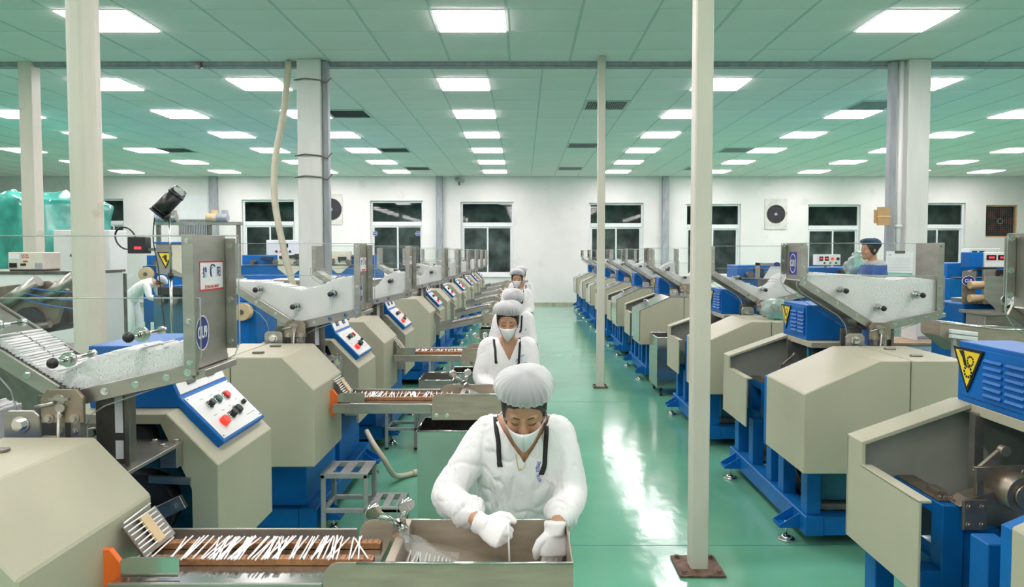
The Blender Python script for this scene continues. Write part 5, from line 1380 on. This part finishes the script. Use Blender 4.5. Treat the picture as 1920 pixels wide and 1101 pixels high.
text_obj('case_text', 'LiOA', .036, M['redprint'], r, frame_mx((-.01,-.1415,.175),(1,0,0),(0,0,1)), 1.0); text_obj('case_text', 'SH-10000', .020, M['redprint'], r, frame_mx((-.005,-.1415,.150),(1,0,0),(0,0,1)), 1.0)
MB().box(-.03,.02,-.1425,-.14,.10,.115).build('case_mark', M['redprint'], r)
tag(r, 'small beige voltage stabiliser box with meter on the white housing', 'stabiliser')
r = empty('oily_transfer_unit', (-4.15, 5.9, 0)); a_ = MB()
MB().box(-.75,.42,-.1,.5,.12,1.05).build('body', M['steel_d'], r, .01)
MB().prism([(-.75,1.35),(-.35,1.60),(.15,1.66),(.30,1.58),(.20,1.30),(-.45,1.05),(-.75,1.05)], -.15, -.1).build('side_plate', M['bronze'], r, .004)
MB().prism([(-.75,1.35),(-.35,1.60),(.15,1.66),(.30,1.58),(.20,1.30),(-.45,1.05),(-.75,1.05)], .15, .20).build('side_plate', M['bronze'], r, .004)
for (p0, p1, rr, m_) in (((-.25,-.2,1.44),(.10,-.2,1.66),.05,'steel'),((.12,-.2,1.50),(.40,-.2,1.70),.045,'steel'),((-.45,-.22,1.20),(.2,-.22,1.30),.03,'steel_d'),((-.42,-.2,1.18),(-.42,.1,1.18),.10,'dark'),((.0,-.2,1.32),(.0,.3,1.32),.12,'dark')):
    MB().cyl(p0, p1, rr, n=18).build('cylinder', M[m_], r)
MB().obox((-.28,-.2,1.42),(.05,.06,.07),(0,-.55,0)).build('cylinder_mount', M['black'], r, .004)
pn = MB(); M['tubeblue'] = mat('blue_air_tube', (0.02,0.12,0.35), 0.3)
for q in range(3): pn.tube(smooth_path([(-.05,-.22,1.62-.05*q),(.2,-.24,1.58-.06*q),(.45,-.2,1.56-.07*q)], 5), .008, n=6)
tag(pn.build('air_tube', M['tubeblue'], r))
tag(r, 'oily dark transfer unit with pneumatic cylinders at the left edge', 'machine')
r = empty('electrical_cabinet', (-6.72, 10.6, 0)); MB().box(-.43,.43,-.2,.25,1.56,2.24).build('body', M['white'], r, .01); MB().box(-.40,.40,-.206,-.2,1.60,2.20).build('door', M['white'], r, .004)
for lx in (-.42,.38):
    for ly in (-.18,.2): MB().box(lx,lx+.04,ly,ly+.04,0,1.56).build('leg', M['steel_d'], r)
for dx, dz in ((-.02,1.93),(-.02,1.85),(-.14,1.85)): MB().cyl((dx,-.235,dz),(dx,-.2,dz),.022,n=14).build('button', M['steel_d'], r)
tag(r, 'white electrical cabinet behind the thick grooved column', 'cabinet')
# gantry with motors
r = empty('overhead_gantry', (-7.6, 16.7, 0)); MB().box(-1.4,.75,-.06,.06,2.56,2.64).build('rail', M['steel'], r, .006)
for x in (-1.3,-.05,.65): MB().box(x-.04,x+.04,-.04,.04,0,2.56).build('post', M['steel_d'], r)
for x, m_ in ((-1.2,'greypipe'),(-.95,'steel'),(.05,'tan'),(.30,'greypipe')): q = MB(); q.cyl((x-.14,-.05,2.74),(x+.12,-.05,2.74),.10,n=18); q.box(x-.06,x+.06,-.1,.05,2.64,2.70); q.box(x-.03,x+.1,-.08,.02,2.82,2.92); q.build('motor', M[m_], r, .004)
tag(r, 'overhead rail with small motors behind the studio lamp', 'gantry')
# studio flash on a stand
r = empty('studio_flash', (-3.10, 6.0, 0))
for z0, z1, rr in ((.30,1.1,.016),(1.1,1.7,.013),(1.7,2.22,.010)): MB().cyl((0,0,z0),(0,0,z1),rr,n=12).build('pole_section', M['steel_b'], r)
for z in (1.1,1.7): MB().cyl((0,0,z-.03),(0,0,z+.02),.024,n=12).build('collar', M['black'], r)
for i in range(3): t = 2*PI*i/3+.4; MB().cyl((0,0,.62),(.46*math.cos(t),.46*math.sin(t),.012),.010,n=10).build('leg', M['steel_b'], r)
h = MB(); d = Vector((.60,.25,.75)).normalized(); p = Vector((-.09,-.02,2.24)); h.cyl(p, p+d*.24, .070, n=26); h.cyl(p+d*.02, p+d*.03, .074, n=26); h.cyl(p+d*.21,p+d*.225,.074,n=26); h.build('lamp_head', M['black'], r)
MB().cyl(p+d*.24, p+d*.29, .068, .055, n=26).build('glass_dome', M['film'], r)
MB().cyl(p-d*.015, p, .076, n=26).build('back_plate', M['dark'], r)
M['bluescreen'] = mat('blue_screen', (0.02,0.05,0.4), 0.3, emit=(0.1,0.25,1.0), strength=0.8)
q = MB().box(-.030,.030,-.018,.018,0,.003).build('screen', M['bluescreen'], r); xd = d.cross(Vector((0,0,1))).normalized()*-1; q.matrix_local = frame_mx(p-d*.017, xd, (-d).cross(xd)); 
MB().cyl((-.02,-.04,2.18),(0,0,2.24),.020,n=12).build('swivel', M['black'], r); 
q = MB(); q.tube(smooth_path([(-.12,-.02,2.20),(-.13,-.03,2.0),(-.09,-.03,1.75),(-.07,-.03,1.5),(-.05,-.02,1.2),(-.03,-.02,.8),(-.05,-.05,.02)], 6), .005, n=6); q.build('power_cable', M['black'], r)
tag(r, 'black studio flash head on a slim light stand, left background', 'studio lamp')
# blue unit with a tan reel, cream bench, further machines
blue_machine(-3.72, -3.18, 8.1, 8.8, 1.55, 'blue unit with a tan reel between the first and second left machines', reels=[(.16,1.20,.10)], legs_=.1, mech=False)
r = empty('cream_bench', (-3.25, 8.05, 0))
r.location = (-3.35, 11.2, 0); MB().box(-.75,.95,-.35,.35,.1,1.42).build('body', M['cream'], r, .01); MB().box(-.78,.98,-.38,.38,1.42,1.46).build('top_plate', M['steel'], r, .004); MB().box(-.7,.9,-.3,.3,0,.1).build('plinth', M['dark'], r)
tag(r, 'cream metal bench with steel top beyond the second left machine', 'bench')
blue_machine(-6.75, -4.95, 16.2, 17.2, 1.83, 'blue machine with a tan hopper and white switch cabinet, behind the second left hopper', hopper=(.30,1.32,.55,'ivory'), legs_=.25)
blue_machine(-4.75, -3.5, 16.2, 17.2, 1.83, 'blue machine with a tan hopper, right of the flexible duct', hopper=(-.25,1.40,.55,'ivory'), legs_=.25)
r = empty('switch_cabinet', (-6.35, 18.2, 0)); MB().box(-.42,.42,-.2,.2,.1,2.22).build('body', M['white'], r, .01); MB().box(-.38,.38,-.18,.18,0,.1).build('plinth', M['dark'], r); MB().box(.02,.16,-.21,-.2,2.02,2.14).build('meter', M['black'], r)
for i, m_ in enumerate(('black','redlit','red','black')): MB().cyl((-.15+.12*i,-.225,1.92),(-.15+.12*i,-.2,1.92),.03,n=12).build('button', M[m_], r)
tag(r, 'white switch cabinet with a row of buttons, left background', 'cabinet')

# ================================================================== right background
r = empty('clipboard', (5.30, 9.63, 1.50)); MB().box(-.19,.19,-.012,0,.06,.40).build('board', M['mint'], r, .004); 
q = MB().box(-.20,.18,-.018,-.013,.11,.41).build('paper_sheet', M['paper'], r); q.rotation_euler = (0,.03,0); MB().box(-.07,.07,-.03,-.012,.385,.42).build('clip', M['steel_d'], r, .004)
g_ = MB()
for i in range(9): g_.box(-.17,.15,-.0195,-.018,.14+.022*i,.1425+.022*i)
g_.box(-.16,-.12,-.0195,-.018,.355,.37); tag(g_.build('printed_lines', M['greypipe'], r), kind='stuff')
tag(r, 'clipboard with printed sheets hung on the right white column', 'clipboard')
c = at(1650, 406, 9.7); r = empty('cardboard_pad', (5.10, 9.70, 2.28)); MB().box(-.09,.09,-.02,0,0,.26).build('front_sheet', M['card'], r, .003); MB().box(-.13,.05,-.005,.01,.03,.22).build('back_sheet', M['card'], r, .003); q = MB().box(-.1,.1,-.026,-.02,.11,.135).build('tape_band', M['tan'], r); tag(r, 'folded cardboard strapped to the rail of the right white column', 'cardboard')
r = empty('panel_crate', (4.95, 8.75, 0)); MB().box(-.48,.50,-.25,.3,.02,.74).build('case', M['frame'], r, .006); MB().box(-.50,.52,-.28,.32,.74,.77).build('wooden_lid', M['wood'], r, .004); MB().box(-.45,.47,-.22,.27,0,.02).build('skid', M['wood'], r)
M['printblue'] = mat('pale_blue_print', (0.25,0.35,0.55), 0.6)
text_obj('case_text', '® COMPLEX', .085, M['printblue'], r, frame_mx((-.10,-.2515,.63),(1,0,.12),(-.12,0,1)), 1.0); text_obj('case_text', 'COMPOSITE PANEL 2020', .04, M['printblue'], r, frame_mx((.05,-.2515,.52),(1,0,.12),(-.12,0,1)), 1.0)
tag(r, 'pale printed crate with a wooden lid in front of the right white column', 'crate')
r = empty('white_box', (5.02, 8.85, .77)); MB().box(-.02,.42,-.2,.15,0,.42).build('case', M['white'], r, .006); MB().box(.0,.40,-.203,-.2,.02,.06).build('seam', M['greypipe'], r); tag(r, 'plain white box on the wooden lid of the printed crate', 'box')
blue_machine(5.15, 7.1, 12.4, 13.4, 1.62, 'blue machine with a white control box behind the man in the blue cap', box=(-.55,.42,.20), legs_=.2)
blue_machine(3.9, 4.9, 12.4, 13.2, 1.66, 'blue machine with a sheet of white paper, right background', box=None, legs_=.2)
q = empty('paper_holder', (4.25, 11.5, 0)); MB().box(-.28,.30,-.05,.05,0,1.45).build('stand', M['steel_d'], q); f = MB(); f.box(-.32,-.28,-.06,.06,1.45,1.72); f.box(.28,.32,-.06,.06,1.45,1.72); f.box(-.32,.32,-.06,.06,1.68,1.72); f.build('frame', M['steel'], q)
o = MB().prism([(-.10,1.66),(-.22,1.46),(.20,1.46),(.22,1.66)], -.05, -.04).build('paper_sheet', M['paper'], q); o = disc_mesh(MB(), .05, .035, 0, .002, 20).build('number_sticker', M['navy'], q); o.matrix_local = frame_mx((.0,-.061,1.70),(1,0,0),(0,0,1)); tag(q, 'steel frame holding white paper behind the third right machine', 'paper holder')
blue_machine(7.0, 8.6, 11.2, 12.2, 1.72, 'blue machine right of the white column with a red-lit control box', box=(-.2,.5,.2), legs_=.2)
# steel roller station with control box at the right
r = empty('roller_station', (5.0, 7.35, 0)); MB().box(-.38,.55,-.2,.35,.1,1.36).build('body', M['blue2'], r, .01); MB().box(-.22,.30,-.28,-.24,1.36,1.72).build('face_plate', M['steel'], r, .004); MB().box(-.26,.34,-.24,.2,1.36,1.40).build('bed_plate', M['steel'], r)
for i in range(2):
    MB().cyl((-.05+.25*i,-.34,1.62),(-.05+.25*i,-.28,1.62),.05,n=18).build('knob', M['black'], r); MB().box(-.10+.25*i,0+.25*i,-.30,-.28,1.58,1.72).build('knob_guard', M['black'], r, .004)
    MB().cyl((-.36,-.26,1.42+.14*i),(-.22,-.26,1.42+.14*i),.04,n=16).build('roller', M['tan'], r)
for dx, dz in ((-.1,1.45),(.2,1.45),(-.05,1.52),(.15,1.52)): MB().cyl((dx,-.29,dz),(dx,-.28,dz),.014,n=10).build('screw', M['black'], r)
bo = MB().box(-.17,.20,-.20,-.02,1.74,1.90).build('control_box', M['white'], r, .006); MB().box(-.32,-.17,-.18,-.04,1.74,1.90).build('control_box_hood', M['blue'], r, .006)
for i in range(2): MB().box(-.15+.12*i,-.05+.12*i,-.206,-.2,1.82,1.87).build('display', M['disp'], bo); MB().box(-.13+.12*i,-.07+.12*i,-.209,-.206,1.835,1.855).build('display_digits', M['digit'], bo)
MB().cyl((.15,-.225,1.85),(.15,-.2,1.85),.028,n=14).build('button', M['redlit'], bo); MB().cyl((.15,-.22,1.79),(.15,-.2,1.79),.018,n=14).build('button', M['red'], bo); MB().cyl((.08,-.22,1.79),(.08,-.2,1.79),.018,n=14).build('button', M['black'], bo)
for lx in (-.34,.45):
    for ly in (-.16,.27): MB().box(lx,lx+.06,ly,ly+.06,0,.1).build('leg', M['blue2'], r)
tag(r, 'steel roller station with red-lit control box, right of the second right hopper', 'machine')
o = disc_mesh(MB(), .075, .06, 0, .003, 24).build('number_sticker', M['navy'], r); o.matrix_local = frame_mx((-.34,-.21,1.60),(1,0,0),(0,0,1)); MB().box(-.40,-.26,-.208,-.2,1.36,1.70).build('sticker_plate', M['steel'], r)
q = ring_mesh(MB(), .07, .055, .006, .003, .004, 24).build('sticker_ring', M['paper'], o); text_obj('sticker_text', 'CU5', .05, M['paper'], o, Matrix.Translation((0,0,.004)), .8)
# stainless trough and rails at the right
r = empty('stainless_trough', (4.30, 6.25, 0)); TP = [(-.47,1.255),(-.47,1.14),(-.27,.985),(.12,.955),(.75,.955),(.75,1.17),(.12,1.19)]
for y in (0, .30): MB().prism(TP, y, y+.006).build('wall', M['binsteel'], r)
MB().prism([(-.27,.985),(.12,.955),(.75,.955),(.75,.945),(.12,.945),(-.27,.975)], .006, .30).build('floor_plate', M['binsteel'], r); MB().prism([(-.47,1.14),(-.27,.985),(-.27,.975),(-.47,1.13)], .006, .30).build('end_plate', M['binsteel'], r)
for y in (0,.306): q = MB(); q.tube([(-.47,y,1.255),(.12,y,1.19),(.75,y,1.17)],.009,n=8); q.build('rim', M['steel_b'], r)
for lx in (-.1,.65):
    for ly in (.02,.25): MB().box(lx,lx+.04,ly,ly+.04,0,.95).build('leg', M['stool'], r)
tag(r, 'large stainless trough at the right edge behind the second right machine', 'trough')
r = empty('aluminium_rail', (4.00, 6.18, .0)); 
for z in (1.125,1.17): MB().obox((0,0,z),(.12,.025,.018),(0,.12,0)).build('profile', M['frame'], r, .004)
MB().box(-.10,-.07,-.015,.015,0,1.12).build('post', M['stool'], r); MB().box(.07,.10,-.015,.015,0,1.10).build('post', M['stool'], r); tag(r, 'short aluminium profile rail in front of the stainless trough', 'rail')
r = empty('hand_wheel_unit', (4.86, 6.72, 0)); MB().box(-.30,.9,.0,.3,.3,1.28).build('body', M['steel'], r, .01); MB().box(-.34,.95,-.05,.35,1.28,1.31).build('bed_plate', M['steel'], r); MB().prism([(-.30,1.66),(.9,1.66),(.9,1.31),(-.16,1.31),(-.30,1.45)], .0, .02).build('back_plate', M['steel'], r)
MB().box(-.12,.14,-.03,-.02,1.35,1.60).build('paper_sheet', M['paper'], r); q = MB(); q.tube([(-.14+.05*math.cos(2*PI*k/20),-.06,1.43+.05*math.sin(2*PI*k/20)) for k in range(21)],.007,n=6,caps=False); q.cyl((-.14,-.06,1.43),(.3,-.06,1.43),.006,n=8); q.build('hand_wheel', M['chrome'], r)
for x in (-.1,.12,.3): MB().box(x-.03,x+.03,-.03,.02,1.31,1.40).build('clamp_block', M['steel'], r, .006)
for lx in (-.28,.8):
    for ly in (.02,.24): MB().box(lx,lx+.05,ly,ly+.05,0,.3).build('leg', M['stool'], r)
tag(r, 'steel table with a hand wheel and white paper at the right edge', 'machine')
def bag(c, s, seed, m, label):
    mb = MB(); n, m2 = 20, 12; rings = []
    for k in range(1, m2):
        ph = -PI/2+PI*k/m2; rings.append([])
        for i in range(n):
            t = 2*PI*i/n; d = Vector((math.cos(ph)*math.cos(t), math.cos(ph)*math.sin(t), math.sin(ph))); q = 1+.35*mnoise.noise(d*2.2+Vector((seed,0,0)))
            rings[-1].append((c[0]+d.x*s[0]*q, c[1]+d.y*s[1]*q, max(c[2]+d.z*s[2]*q, c[2]-s[2]*.85)))
    mb.loft(rings); o = mb.build('plastic_bag', M[m]); tag(o, label, 'bag', 'plastic bags')
M['mintfilm'] = glass_mat('mint_film', (0.45,0.80,0.72), 1.5, 0.2, haze=0.25)
bag((4.28,8.62,1.72),(.20,.16,.17),2,'mintfilm','crumpled mint plastic bag beside the man in the blue cap')
r = empty('bag_stand', (4.28,8.62,0)); MB().box(-.25,.25,-.12,.12,1.50,1.56).build('top_plate', M['steel'], r, .004)
for lx in (-.22,.18): MB().box(lx,lx+.04,-.02,.02,0,1.50).build('leg', M['steel_d'], r)
tag(r, 'steel stand under the mint plastic bag', 'stand')
bag((2.42,6.50,1.35),(.15,.15,.10),5,'mintfilm','mint plastic bag on the cover of the third right machine')
r = empty('green_crate', (4.10, 5.92, .42)); M['crate'] = mat('green_plastic', (0.02,0.20,0.12), 0.4)
q = MB(); q.box(-.3,.3,-.2,-.19,0,.33); q.box(-.3,.3,.19,.2,0,.33); q.box(-.3,-.29,-.19,.19,0,.33); q.box(.29,.3,-.19,.19,0,.33); q.box(-.29,.29,-.19,.19,0,.015); q.build('tub', M['crate'], r); q = MB(); q.box(-.31,.31,-.21,-.2,.30,.33); q.box(-.31,.31,.2,.21,.30,.33); q.build('rim', M['crate'], r); tag(r, 'dark green plastic crate under the stainless trough', 'crate')
r = empty('crate_stand', (4.10, 5.92, 0)); MB().box(-.32,.32,-.2,.2,.39,.42).build('top_plate', M['steel'], r)
for lx in (-.3,.26):
    for ly in (-.18,.14): MB().box(lx,lx+.04,ly,ly+.04,0,.39).build('leg', M['stool'], r)
tag(r, 'low steel stand under the green plastic crate', 'stand')
tr_ = MB().box(-.60,-.20,-.02,.30,1.10,1.115).build('supply_tray', M['steel'], Lm[0], .002); MB().box(-.60,-.59,-.02,.30,1.115,1.15).build('tray_lip', M['steel'], tr_)
r = empty('stick_bundle', (LX-.43, LROW[0]+.15, 1.1155)); MB().box(-.14,.10,-.12,.12,0,.05).build('paper_wrap', M['paper'], r)
hm = heap_mesh('loose_sticks', [(-.10,1.55),(-.06,1.56),(.0,1.57),(.08,1.56)], .006, 9, -.09, .09); o = link('loose_sticks', hm, r, (-.02,0,-1.37)); o['kind'] = 'stuff'
tag(r, 'bundle of white sticks on the tray left of the nearest machine hopper', 'stick bundle')
# hanging film strips beside the second and third left consoles
def film(x, y, z0, z1, w_, label):
    mb = MB(); pts = []
    for a in range(8):
        t = a/7
        for b in range(5):
            s = (b-2)/2; pts.append((x+.02*math.sin(3*t+s*2), y+s*w_*(1-.35*t), z1+(z0-z1)*t))
    mb.add(pts, [(a*5+b,a*5+b+1,a*5+b+6,a*5+b+5) for a in range(7) for b in range(4)], True); tag(mb.build('plastic_film', M['film']), label, 'plastic film')
film(LX+.20, LROW[1]+.36, .80, 1.10, .09, 'clear film hanging from the table plate of the second left machine')
film(LX+.05, LROW[2]+.50, 1.12, 1.45, .10, 'clear film hanging by the blue console of the third left machine')
# floor tape marks along the right aisle
for i, (px, py) in enumerate(((1150,615),(1085,602),(1060,585))):
    k = CAM_H*1280/(py-473); o = MB().box((px-981)*k/1280-.11,(px-981)*k/1280+.11,k,k+.05,.0005,.0015).build('floor_mark', M['paper']); tag(o, 'short white tape mark on the aisle floor, %s' % ('nearest','middle','farthest')[i] , 'floor mark')
for sc_x in list(bpy.data.scenes):
    if sc_x.name == 'workbench': bpy.data.scenes.remove(sc_x)
